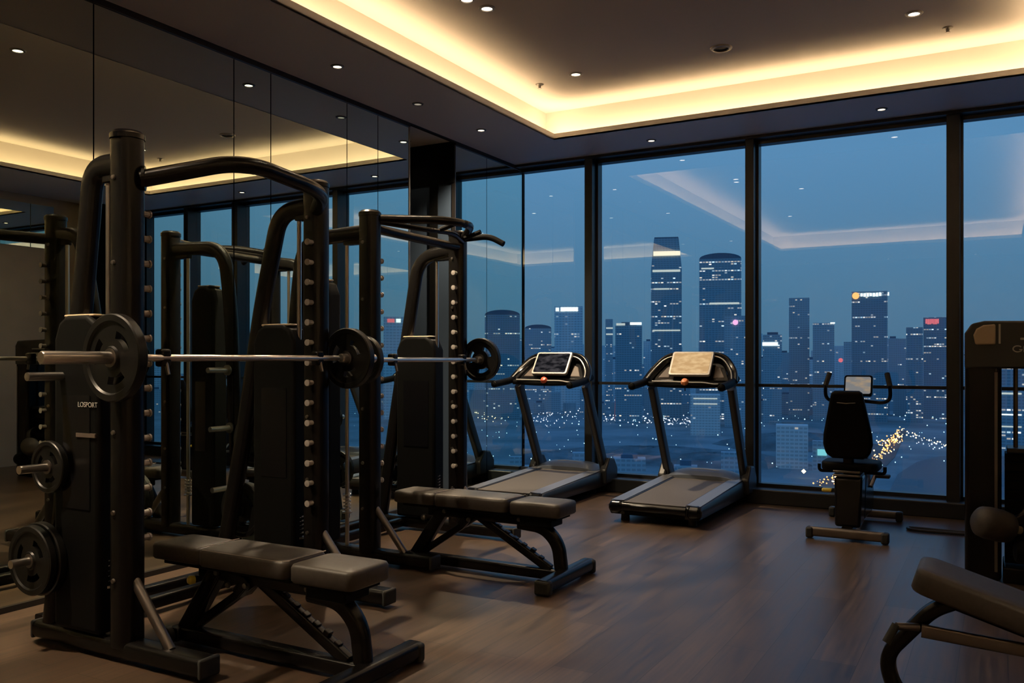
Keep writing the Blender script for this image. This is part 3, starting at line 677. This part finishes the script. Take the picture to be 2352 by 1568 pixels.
    MB().prism([(x_, z_) for x_, z_ in rrect(sw - .03, sh - .03, .012, 3)], -.035, -.013, piv @ Matrix.Translation((0, 0, sh / 2)) @ Matrix.Rotation(R(90), 4, 'X')).build('screen_back', M['black_gloss'], fr)
    MB().rod((0, .93, 1.15), (0, 1.02, 1.17), .03, 12).build('screen_neck', M['black_gloss'], t)
    return t
treadmill('black treadmill with bright tan glowing screen, standing before the middle window', 2.005, 6.27, True)
treadmill('black treadmill with dark screen standing beside the mirror wall', .685, 6.27, False)

# ------------------------------------------------------------------ recumbent bike
def bike():
    t = thing('exercise_bike', 'black recumbent exercise bike facing the window, seen from behind its backrest', 'exercise bike', (3.37, 6.38, 0))
    r = MB().sweep([(-.24, 0, .05), (.24, 0, .05)], rrect(.055, .07, .02), (0, 1, 0)).build('rear_stabiliser', M['steel'], t)
    f = MB().sweep([(-.25, .95, .05), (.25, .95, .05)], rrect(.055, .06, .02), (0, 1, 0)).build('front_stabiliser', M['steel'], t)
    for o, yy in ((r, 0), (f, .95)):
        for s_ in (-1, 1): MB().box((s_ * .245, yy, .042), (.05, .075, .075)).build('rubber_cap', M['foot'], o, bev=.012)
    MB().sweep([(0, .0, .075), (0, .95, .075)], rrect(.07, .05, .012), (1, 0, 0)).build('base_beam', M['black'], t)
    MB().add([(-.085, .02, .09), (.085, .02, .09), (.075, .30, .09), (-.075, .30, .09), (-.095, .06, .43), (.095, .06, .43), (.08, .34, .43), (-.08, .34, .43)],
             [(3, 2, 1, 0), (4, 5, 6, 7), (0, 1, 5, 4), (1, 2, 6, 5), (2, 3, 7, 6), (3, 0, 4, 7)]).build('seat_pedestal', M['black_gloss'], t, bev=.02, seg=3)
    for z in (.435, .462): MB().bx((-.10, .05, z), (.08, .25, z + .016)).build('slide_rail', M['steel'], t, bev=.004)
    s = pad(MB(), -.19, .19, .06, .40, .475, .535, rc=.08).build('seat', M['black_matte'], t, ang=60)
    # backrest: wide rounded foot, narrower top
    pr = [(-.10, .0), (.10, .0), (.145, .03), (.162, .10), (.158, .17), (.11, .42), (.10, .46), (.08, .475), (-.08, .475), (-.10, .46), (-.11, .42), (-.158, .17), (-.162, .10), (-.145, .03)]
    b = MB().prism(pr, -.035, .035, Matrix.Translation((0, .06, .565)) @ Matrix.Rotation(R(98), 4, 'X')).build('backrest', M['black_matte'], t, bev=.022, seg=3)
    MB().tube([(-.06, .0 - .035, .955), (0, -.040, .950), (.06, -.035, .955)], .003, 6).build('backrest_piping', M['stitch'], b)
    MB().sweep([(0, .10, .44), (0, .075, .62)], rrect(.07, .05, .012), (1, 0, 0)).build('back_bracket', M['black'], t)
    MB().prism([(.36, .09), (.86, .09), (.90, .22), (.80, .52), (.66, .60), (.52, .52), (.42, .30)], -.07, .07, Matrix(((0, 0, 1, 0), (1, 0, 0, 0), (0, 1, 0, 0), (0, 0, 0, 1)))).build('drive_housing', M['black_gloss'], t, bev=.02, seg=3)
    MB().sweep(fillet([(0, .72, .55), (0, .68, .85), (0, .60, 1.02)], .1), rrect(.06, .07, .015), (1, 0, 0)).build('console_mast', M['black'], t)
    c = MB().prism([(x_, z_) for x_, z_ in rrect(.20, .16, .02, 3)], -.018, .018, Matrix.Translation((.0, .565, 1.055)) @ Matrix.Rotation(R(72), 4, 'X')).build('console', M['black_gloss'], t, bev=.005)
    MB().prism([(x_, z_) for x_, z_ in rrect(.175, .13, .012, 3)], .0185, .0205, Matrix.Translation((.0, .565, 1.055)) @ Matrix.Rotation(R(72), 4, 'X')).build('display', M['screen_dim'], c, smooth=False)
    for s_ in (-1, 1):
        h = MB().tube(fillet([(s_ * .03, .64, .94), (s_ * .17, .58, .93), (s_ * .225, .52, .96), (s_ * .225, .50, 1.06), (s_ * .20, .54, 1.15)], .06, 6), .0135, 10).build('handlebar', M['black'], t)
        MB().tube([(s_ * .224, .50, 1.055), (s_ * .20, .54, 1.15)], .019, 10).build('grip', M['foot'], h)
    for s_, dz, dy in ((1, .07, .10), (-1, -.07, -.10)):
        k = MB().sweep([(s_ * .075, .64, .30), (s_ * .095, .64 + dy, .30 + dz)], rrect(.02, .03, .006), (0, 1, 0)).build('crank', M['steel'], t)
        MB().box((s_ * .15, .64 + dy, .30 + dz), (.10, .09, .022)).build('pedal', M['foot'], k, bev=.005)
    for s_ in (-1, 1): MB().tube(fillet([(s_ * .09, .25, .45), (s_ * .22, .22, .45), (s_ * .22, .22, .50)], .04), .012, 8).build('side_grip', M['black'], t)
    MB().box((-.145, .10, .33), (.07, .05, .026)).build('adjust_lever', M['yellow'], t, bev=.008)
    return t
bike()

# cable loop on the floor
pts = [(3.70 + .0, 7.02, .012), (3.72, 6.98, .012), (3.80, 6.965, .012), (3.95, 6.975, .012), (4.25, 6.99, .012), (4.6, 7.0, .012), (4.62, 7.06, .012), (4.3, 7.06, .012), (3.95, 7.05, .012), (3.78, 7.06, .012), (3.70, 7.05, .012), (3.70, 7.02, .012)]
tag(MB().tube(fillet(pts, .04), .0115, 8).build('floor_cable', M['strap']), 'black cable loop lying on the floor between the bike and tall weight machine', 'cable')

# ------------------------------------------------------------------ weight-stack machine on the right
def stack_machine():
    X0, Y0 = 4.115, 5.60
    t = thing('weight_machine', 'tall black weight-stack machine with a tan rounded top corner', 'weight machine', (X0, Y0, 0))
    # local x to the right, y away
    for x0, x1 in ((0, .185), (.66, .86)):
        q = MB().bx((x0, 0, 0), (x1, .34, 1.38)).build('side_column', M['black_gloss'], t, bev=.03, seg=4)
        MB().bx((x0 + .15, -.006, .06), (x0 + .165, .0, 1.18)).build('edge_strip', M['steel'], q)
    q = MB().sweep(fillet([(.0, .17, 1.19), (.0, .17, 1.44), (.86, .17, 1.44), (.86, .17, 1.19)], .001), rrect(.34, .02, .008), (0, 1, 0)).build('top_shell', M['black_gloss'], t) if False else None
    h = MB().prism([(.0, 1.20), (.86, 1.20), (.86, 1.40), (.82, 1.455), (.10, 1.47), (.035, 1.455), (.0, 1.40)], -.335, .005, Matrix.Rotation(R(90), 4, 'X')).build('header', M['charcoal'], t, bev=.012)
    MB().prism([(.055, 1.335), (.155, 1.335), (.155, 1.45), (.095, 1.445), (.06, 1.425), (.045, 1.39)], .0052, .022, Matrix.Rotation(R(90), 4, 'X')).build('corner_cap', M['tan'], h, bev=.008)
    MB().bx((.17, -.012, 1.34), (.18, -.004, 1.45)).build('cap_trim', M['bezel'], h)
    # lettering: a capital G and a pale badge bar, plus the bar above it
    g = [(.262 + .022 * math.cos(R(a)), -.010, 1.31 + .017 * math.sin(R(a))) for a in range(40, 330, 20)] + [(.284, -.010, 1.306), (.270, -.010, 1.306)]
    MB().sweep(g, rrect(.006, .007, .002, 1), (0, 1, 0)).build('letter', M['pale'], h)
    MB().bx((.290, -.012, 1.292), (.56, -.006, 1.326)).build('badge', M['pale'], h, bev=.002)
    MB().bx((.275, -.012, 1.36), (.55, -.006, 1.372)).build('badge', M['pale'], h, bev=.002)
    # weight stack and rods
    for xx in (.255, .42, .58):
        MB().rod((xx, .17, .70), (xx, .17, 1.22), .0125 if xx != .42 else .006, 10).build('guide_rod', M['steel'] if xx != .42 else M['black'], t)
    st = MB()
    for i in range(12): st.bx((.20, .08, .10 + i * .052), (.645, .26, .10 + i * .052 + .047))
    st.build('weight_stack', M['black_matte'], t, bev=.004)
    MB().bx((.21, .05, .728), (.635, .28, .752)).build('stack_top', M['charcoal'], t, bev=.004)
    MB().bx((.19, .0, .0), (.66, .34, .09)).build('base_plinth', M['black'], t, bev=.01)
    # leg roller on an arm in front
    a = MB().sweep(fillet([(.40, .02, .55), (.36, -.16, .50), (.28, -.22, .40), (.20, -.24, .375)], .06), rrect(.05, .04, .01), (0, 0, 1)).build('roller_arm', M['black'], t)
    pr = [(.0005, -.105), (.062, -.10), (.081, -.08), (.087, -.04), (.087, .04), (.081, .08), (.062, .10), (.0005, .105)]
    MB().lathe(pr, org=(.15, -.27, .37), axis=(.75, .66, -.25), n=24).build('leg_roller', M['vinyl'], a, ang=60)
    MB().lathe([(.0005, 0), (.022, 0), (.022, .05), (.0005, .055)], org=(.235, -.20, .345), axis=(.75, .66, -.25), n=14).build('roller_end', M['tan'], a)
    MB().lathe([(.0005, -.06), (.05, -.055), (.06, -.04), (.06, .04), (.05, .055), (.0005, .06)], org=(.30, -.28, .24), axis=(1, .2, 0), n=20).build('lower_roller', M['black_matte'], t)
    MB().sweep(fillet([(.30, -.25, .24), (.30, -.05, .22), (.30, .10, .22)], .05), rrect(.05, .05, .012), (1, 0, 0)).build('lower_arm', M['black'], t)
    return t
stack_machine()

# ------------------------------------------------------------------ adjustable bench in the right corner
def decline_bench():
    t = thing('adjustable_bench', 'black adjustable bench with raised rounded end and curved leg, in front of tall machine', 'weight bench', (4.07, 3.30, 0))
    tilt = R(17)
    def padm(x0, x1, name):
        o = pad(MB(), x0, x1, -.14, .14, -.045, .035, rc=.05).build(name, M['vinyl'], t, ang=60)
        o.location = (0, 0, .52); o.rotation_euler = (0, tilt, 0); return o
    p = padm(-.03, .62, 'back_pad'); q = padm(.64, 1.0, 'seat_pad')
    MB().sweep([(.04, 0, .455), (.95, 0, .18)], rrect(.06, .06, .012), (0, 1, 0)).build('spine_tube', M['black'], t)
    lg = MB().sweep(fillet([(.10, 0, .44), (.02, 0, .40), (-.13, 0, .22), (-.10, 0, .10), (.0, 0, .04), (.12, 0, .04)], .12, 8), rrect(.07, .05, .02, 4), (0, 1, 0)).build('curved_leg', M['black'], t)
    f = MB().sweep([(.10, -.24, .04), (.10, .24, .04)], rrect(.07, .06, .02), (1, 0, 0)).build('front_foot', M['black'], t)
    for s_ in (-1, 1): MB().box((.10, s_ * .235, .038), (.082, .05, .072)).build('rubber_cap', M['foot'], f, bev=.012)
    MB().sweep([(.10, 0, .045), (1.15, 0, .045)], rrect(.07, .06, .012), (0, 1, 0)).build('base_beam', M['black'], t)
    MB().sweep([(1.15, -.24, .04), (1.15, .24, .04)], rrect(.07, .06, .02), (1, 0, 0)).build('rear_foot', M['black'], t)
    MB().sweep([(.80, 0, .23), (.92, 0, .05)], rrect(.06, .06, .012), (0, 1, 0)).build('rear_post', M['black'], t)
    MB().sweep([(-.01, -.05, .335), (.34, -.05, .315), (.62, -.05, .245)], rrect(.022, .045, .008), (0, 1, 0)).build('adjusting_bar', M['steel'], t)
    h = MB().rod((-.02, -.05, .345), (-.085, -.09, .35), .013, 12).build('release_lever', M['steel'], t)
    MB().rod((-.085, -.09, .355), (-.115, -.11, .295), .014, 12).build('lever_grip', M['foot'], h)
    return t
decline_bench()

# ------------------------------------------------------------------ city outside
GZ = -100.0
def at(px, d, mir=False):
    k = (px - 1176) / FPX; a = R(YAW)
    x = CAM[0] + d * (-math.sin(a) + k * math.cos(a)); y = d * (math.cos(a) + k * math.sin(a))
    return (-x if mir else x, y)
zz = lambda py, d: 1.25 + (826 - py) / FPX * d
gm, gt, gb = nm('city_ground')
c_ = gt.nodes.new('ShaderNodeTexCoord'); n_ = gt.nodes.new('ShaderNodeTexNoise'); n_.inputs['Scale'].default_value = .012; n_.inputs['Detail'].default_value = 6
r_ = gt.nodes.new('ShaderNodeValToRGB'); r_.color_ramp.elements[0].position = .35; r_.color_ramp.elements[1].position = .65
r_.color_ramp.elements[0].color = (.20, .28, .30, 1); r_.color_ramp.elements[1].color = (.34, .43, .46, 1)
gt.links.new(c_.outputs['Object'], n_.inputs[0]); gt.links.new(n_.outputs[0], r_.inputs[0]); gt.links.new(r_.outputs[0], gb.inputs['Base Color'])
gb.inputs['Roughness'].default_value = .9; gb.inputs['Specular IOR Level'].default_value = .1
struct(MB().bx((-4200, 60, GZ - 5), (5200, 6000, GZ)).build('city_ground', gm, smooth=False))

def oriented(name, label, cat, px0, px1, d, rz=0, group=None, mir=False):
    x, y = at((px0 + px1) / 2, d, mir)
    a = math.atan2(y, x - CAM[0]) - math.pi / 2 + rz
    return thing(name, label, cat, (x, y, GZ), a, group), (px1 - px0) / FPX * d * .94
def tower(label, px0, px1, top, d, m, depth=None, crown=None, bands=(), signs=(), name='office_tower', mir=False, rz=0, taper=0):
    t, wd = oriented(name, label, 'building', px0, px1, d, rz, 'landmark buildings in the skyline', mir)
    h = zz(top, d) - GZ; dp = depth or wd * .8; hw, hd = wd / 2, dp / 2
    body_h = h
    if crown == 'taper': body_h = h - wd * 1.0
    elif crown in ('dome', 'box'): body_h = h - wd * .14
    MB().bx((-hw, -hd, 0), (hw, hd, body_h)).build('shaft', M[m], t, smooth=False)
    if crown == 'taper':
        k = .80
        vs = [(sx * hw * q, sy * hd * q, z) for q, z in ((1, body_h), (k, h)) for sx, sy in ((-1, -1), (1, -1), (1, 1), (-1, 1))]
        MB().add(vs, [(0, 1, 5, 4), (1, 2, 6, 5), (2, 3, 7, 6), (3, 0, 4, 7), (4, 5, 6, 7)]).build('crown', M[m], t, smooth=False)
        MB().bx((-hw * .78, -hd * .78, h), (hw * .78, hd * .78, h + 2)).build('roof_cap', M['roof'], t, smooth=False)
    elif crown == 'dome':
        pr = [(hw * math.cos(R(q)), body_h + (h - body_h) * math.sin(R(q))) for q in range(0, 181, 15)]
        MB().prism(pr, -hd, hd, Matrix.Rotation(R(90), 4, 'X')).build('crown', M['roof'], t, smooth=False)
    elif crown == 'box':
        MB().bx((-hw * .55, -hd * .6, body_h), (hw * .6, hd * .6, h)).build('roof_plant', M['roof'], t, smooth=False)
    for (y0, y1, c0, c1, mm) in bands:
        z0, z1 = zz(y1, d) - GZ, zz(y0, d) - GZ
        MB().bx((-hw + wd * c0, -hd - .6, z0), (-hw + wd * c1, -hd + .2, z1)).build('lit_storey', M[mm], t, smooth=False)
    for (a, b, y0, y1, mm, kind) in signs:
        z0, z1 = zz(y1, d) - GZ, zz(y0, d) - GZ; xa, xb = ((a - (px0 + px1) / 2) / FPX * d, (b - (px0 + px1) / 2) / FPX * d)
        if kind == 'disc':
            MB().lathe([(.0005, 0), ((z1 - z0) / 2, 0), ((z1 - z0) / 2, 1.2), (.0005, 1.2)], org=((xa + xb) / 2, -hd - .8, (z0 + z1) / 2), axis=(0, -1, 0), n=20).build('round_emblem', M[mm], t, smooth=False)
        elif kind == 'text':
            q = MB(); nn = 7; s_ = (xb - xa) / nn
            for i in range(nn):
                zb = z0 + (z1 - z0) * (.0 if i % 3 else .12)
                q.bx((xa + i * s_, -hd - 1.2, zb), (xa + (i + .82) * s_, -hd - .3, z1))
            q.build('sign_lettering', M[mm], t, smooth=False)
        else:
            MB().bx((xa, -hd - 1.2, z0), (xb, -hd - .3, z1)).build('roof_sign', M[mm], t, smooth=False)
    return t
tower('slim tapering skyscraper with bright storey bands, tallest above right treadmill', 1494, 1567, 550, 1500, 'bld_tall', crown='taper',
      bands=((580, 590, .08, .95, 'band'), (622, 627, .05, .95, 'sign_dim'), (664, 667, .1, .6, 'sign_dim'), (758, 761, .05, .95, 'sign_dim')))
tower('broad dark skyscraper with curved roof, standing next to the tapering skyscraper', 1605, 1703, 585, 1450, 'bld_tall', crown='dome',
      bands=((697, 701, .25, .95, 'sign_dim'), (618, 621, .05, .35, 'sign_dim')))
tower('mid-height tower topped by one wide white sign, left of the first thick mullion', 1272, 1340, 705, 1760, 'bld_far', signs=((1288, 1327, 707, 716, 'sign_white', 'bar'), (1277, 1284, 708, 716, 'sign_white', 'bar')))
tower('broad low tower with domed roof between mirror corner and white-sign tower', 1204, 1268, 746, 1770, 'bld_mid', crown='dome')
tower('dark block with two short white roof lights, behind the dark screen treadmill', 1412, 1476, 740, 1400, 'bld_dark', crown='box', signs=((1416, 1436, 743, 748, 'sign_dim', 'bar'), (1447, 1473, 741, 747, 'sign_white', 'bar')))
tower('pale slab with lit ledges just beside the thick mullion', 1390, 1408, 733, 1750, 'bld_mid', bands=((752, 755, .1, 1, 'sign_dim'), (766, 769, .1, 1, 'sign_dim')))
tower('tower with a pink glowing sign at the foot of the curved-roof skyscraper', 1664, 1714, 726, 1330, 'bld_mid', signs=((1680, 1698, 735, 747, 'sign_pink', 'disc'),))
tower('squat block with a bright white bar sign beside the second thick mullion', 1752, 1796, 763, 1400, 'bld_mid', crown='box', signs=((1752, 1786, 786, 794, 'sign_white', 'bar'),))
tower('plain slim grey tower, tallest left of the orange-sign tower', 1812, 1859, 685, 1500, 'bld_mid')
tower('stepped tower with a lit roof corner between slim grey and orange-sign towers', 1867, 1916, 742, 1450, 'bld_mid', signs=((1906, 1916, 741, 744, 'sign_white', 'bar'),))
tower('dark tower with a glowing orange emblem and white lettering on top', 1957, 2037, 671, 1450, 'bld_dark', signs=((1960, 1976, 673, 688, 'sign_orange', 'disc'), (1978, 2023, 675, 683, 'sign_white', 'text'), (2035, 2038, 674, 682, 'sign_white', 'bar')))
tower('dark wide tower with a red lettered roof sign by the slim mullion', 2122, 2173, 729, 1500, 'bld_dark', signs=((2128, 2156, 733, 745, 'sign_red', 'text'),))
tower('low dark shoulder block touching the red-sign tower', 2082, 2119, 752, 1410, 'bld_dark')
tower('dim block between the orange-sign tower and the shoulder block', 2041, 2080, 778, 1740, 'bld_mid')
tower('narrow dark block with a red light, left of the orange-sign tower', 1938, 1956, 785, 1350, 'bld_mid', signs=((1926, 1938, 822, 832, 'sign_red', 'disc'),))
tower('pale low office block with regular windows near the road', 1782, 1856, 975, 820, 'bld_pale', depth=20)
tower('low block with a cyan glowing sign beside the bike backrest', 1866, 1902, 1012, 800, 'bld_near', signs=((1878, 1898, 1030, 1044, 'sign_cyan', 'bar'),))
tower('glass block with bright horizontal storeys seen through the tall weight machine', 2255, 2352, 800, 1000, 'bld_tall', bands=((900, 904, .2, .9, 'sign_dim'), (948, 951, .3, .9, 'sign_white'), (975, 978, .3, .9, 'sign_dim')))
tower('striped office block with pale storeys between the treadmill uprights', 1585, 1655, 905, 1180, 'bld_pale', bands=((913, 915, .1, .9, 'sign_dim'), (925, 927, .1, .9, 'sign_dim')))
# seen in the mirror wall
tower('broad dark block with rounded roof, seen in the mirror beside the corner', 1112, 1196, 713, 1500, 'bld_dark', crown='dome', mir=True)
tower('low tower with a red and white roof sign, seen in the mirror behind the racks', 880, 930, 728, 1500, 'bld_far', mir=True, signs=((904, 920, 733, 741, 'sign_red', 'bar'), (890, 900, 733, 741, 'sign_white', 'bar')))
# red and white mast
def mast():
    d = 1480; x, y = at(1417, d); t = thing('telecom_mast', 'slim red and white lattice mast rising between the two treadmills', 'mast', (x, y, GZ))
    z0, z1 = 0.0, zz(872, d) - GZ
    q = MB()
    for sx, sy in ((-1, -1), (1, -1), (1, 1), (-1, 1)): q.rod((sx * 3, sy * 3, z0), (sx * 1.2, sy * 1.2, z1 * .9), .4, 6)
    for i in range(8):
        k0 = 3 - 1.8 * i / 8; z = z1 * .9 * i / 8; z2 = z1 * .9 * (i + 1) / 8
        q.rod((-k0, -k0, z), (k0 * .9, -k0, z2), .3, 5); q.rod((k0, -k0, z), (-k0 * .9, -k0, z2), .3, 5)
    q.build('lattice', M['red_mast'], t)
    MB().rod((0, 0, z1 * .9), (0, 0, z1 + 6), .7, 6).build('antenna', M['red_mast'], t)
    MB().lathe([(.0005, -2), (2.0, -1.4), (2.0, 1.4), (.0005, 2)], org=(0, 0, z1 * .90), n=12).build('platform', M['sign_red'], t)
mast()
# filler blocks in rows, each on its own depth band
def filler(name, label, group, d0, px_a, px_b, top, mats, wpx, mir, gap):
    p = px_a
    while p < px_b:
        wv = rnd.uniform(*wpx); d = d0 * rnd.uniform(.985, 1.015); tp = rnd.uniform(*top)
        t, wd = oriented(name, label, 'building', p, p + wv, d, 0, group, mir)
        h = zz(tp, d) - GZ; dp = wd * rnd.uniform(.5, .8)
        if h > 4:
            MB().bx((-wd / 2, -dp / 2, 0), (wd / 2, dp / 2, h)).build('shaft', M[rnd.choice(mats)], t, smooth=False)
            if rnd.random() < .55:
                c = rnd.uniform(.3, .6); MB().bx((-wd * c / 2, -dp * c / 2, h), (wd * c / 2, dp * c / 2, h + rnd.uniform(2, 7))).build('roof_plant', M['roof'], t, smooth=False)
        p += wv + rnd.uniform(*gap)
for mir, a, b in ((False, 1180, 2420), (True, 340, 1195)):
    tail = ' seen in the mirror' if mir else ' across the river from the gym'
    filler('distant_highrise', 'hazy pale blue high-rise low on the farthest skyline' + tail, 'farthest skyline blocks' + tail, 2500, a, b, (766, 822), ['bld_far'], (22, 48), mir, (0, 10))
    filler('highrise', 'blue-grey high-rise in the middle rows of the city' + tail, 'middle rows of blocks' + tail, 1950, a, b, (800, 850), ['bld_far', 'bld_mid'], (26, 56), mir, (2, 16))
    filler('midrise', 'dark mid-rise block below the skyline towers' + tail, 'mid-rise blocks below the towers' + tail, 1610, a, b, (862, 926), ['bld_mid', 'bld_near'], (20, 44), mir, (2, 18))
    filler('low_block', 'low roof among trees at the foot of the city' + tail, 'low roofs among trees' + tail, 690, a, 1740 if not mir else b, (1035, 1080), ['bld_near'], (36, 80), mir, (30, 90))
# wooded rises
for i, (px, d, rx, ry, hh) in enumerate(((1835, 1010, 95, 60, 17), (1500, 900, 130, 70, 12), (1640, 860, 90, 60, 10), (1250, 880, 70, 60, 9))):
    x, y = at(px, d); vs, fs = [], []; n, k = 40, 8
    for j in range(k + 1):
        q = j / k
        for a in range(n):
            an = 2 * math.pi * a / n; w_ = 1 + .10 * math.sin(5 * an + i) + rnd.uniform(-.05, .05)
            vs.append((math.cos(an) * rx * (1 - q) * w_, math.sin(an) * ry * (1 - q) * w_, hh * (1 - (1 - q) ** 2) * rnd.uniform(.9, 1.05) if j else -1))
    fs = [(j * n + a, j * n + (a + 1) % n, (j + 1) * n + (a + 1) % n, (j + 1) * n + a) for j in range(k) for a in range(n)]
    o = MB().add(vs, fs).build('hill', M['leaf']); o.location = (x, y, GZ); o.rotation_euler = (0, 0, math.atan2(y, x - CAM[0]) - math.pi / 2); struct(o)
# river and road
rm = mat('river_water', (.06, .12, .16), .4, 0, .2, bump=.3, nscale=.15)
def ground_poly(name, pix, z, m):
    pts = []
    for px, py in pix:
        d = FPX * (1.25 - GZ) / (py - 826); pts.append(at(px, d))
    return MB().prism(pts, GZ, GZ + z).build(name, m, smooth=False)
struct(ground_poly('river', [(2035, 1150), (2420, 1175), (2420, 1048), (2160, 1048), (2105, 1062), (2062, 1090)], .6, rm))
struct(ground_poly('road', [(1810, 1150), (1960, 1150), (2055, 1050), (2082, 990), (2072, 985), (1985, 1048)], .5, mat('asphalt', (.16, .15, .15), .8)))
# points of light: hundreds of lamps and cars
def lights(name, label, m, items):
    q = MB()
    for px, py, r in items:
        mir = px < 1195; d = FPX * (1.25 - GZ - 6) / (py - 826)
        x, y = at(px, d, mir); z = GZ + 6; r = r / FPX * d
        q.add([(x + r, y, z), (x - r, y, z), (x, y + r, z), (x, y - r, z), (x, y, z + r), (x, y, z - r)],
              [(0, 2, 4), (2, 1, 4), (1, 3, 4), (3, 0, 4), (2, 0, 5), (1, 2, 5), (3, 1, 5), (0, 3, 5)])
    tag(q.build(name, m, smooth=False), label, 'city lights', kind='stuff')
U = rnd.uniform
def along(pts, n, sx, sy, ra):
    out = []
    for _ in range(n):
        k = U(0, len(pts) - 1.001); i = int(k); f = k - i
        out.append((pts[i][0] + (pts[i + 1][0] - pts[i][0]) * f + rnd.gauss(0, sx), max(872, pts[i][1] + (pts[i + 1][1] - pts[i][1]) * f + rnd.gauss(0, sy)), U(*ra)))
    return out
road = [(1880, 1112), (1960, 1085), (2010, 1055), (2040, 1020), (2062, 998)]
lights('traffic_lights', 'orange glow of traffic and street lamps along the riverside road', M['pt_orange'], along(road, 190, 9, 6, (.9, 2.4)))
lights('road_lamps', 'warm white lamps along the riverside road and its far junction', M['pt_warm'], along(road, 60, 14, 8, (.8, 2.2)) + along([(2055, 990), (2175, 1018)], 30, 8, 8, (.8, 2.0)) + along([(1080, 940), (1150, 955)], 55, 20, 9, (.7, 1.7)) + [(1846, 1082, 5.5)])
wl_ = along([(1380, 965), (1470, 960), (1560, 968), (1640, 970)], 180, 14, 6, (.5, 2.1)) + along([(1215, 960), (1330, 940)], 80, 20, 14, (.5, 1.8)) + along([(2080, 1005), (2180, 1025)], 30, 14, 8, (.8, 2.4))
lights('waterfront_lamps', 'white row of lamps along the far waterfront below the towers', M['pt_white'], wl_)
lights('scattered_lamps', 'scattered cool white lamps among the dark city blocks', M['pt_blue'], [(U(1205, 2190), U(900, 1075), U(.6, 1.8)) for _ in range(240)] + [(U(1060, 1195), U(900, 1075), U(.5, 1.4)) for _ in range(45)] + [(U(600, 900), U(890, 1000), U(.5, 1.4)) for _ in range(25)])
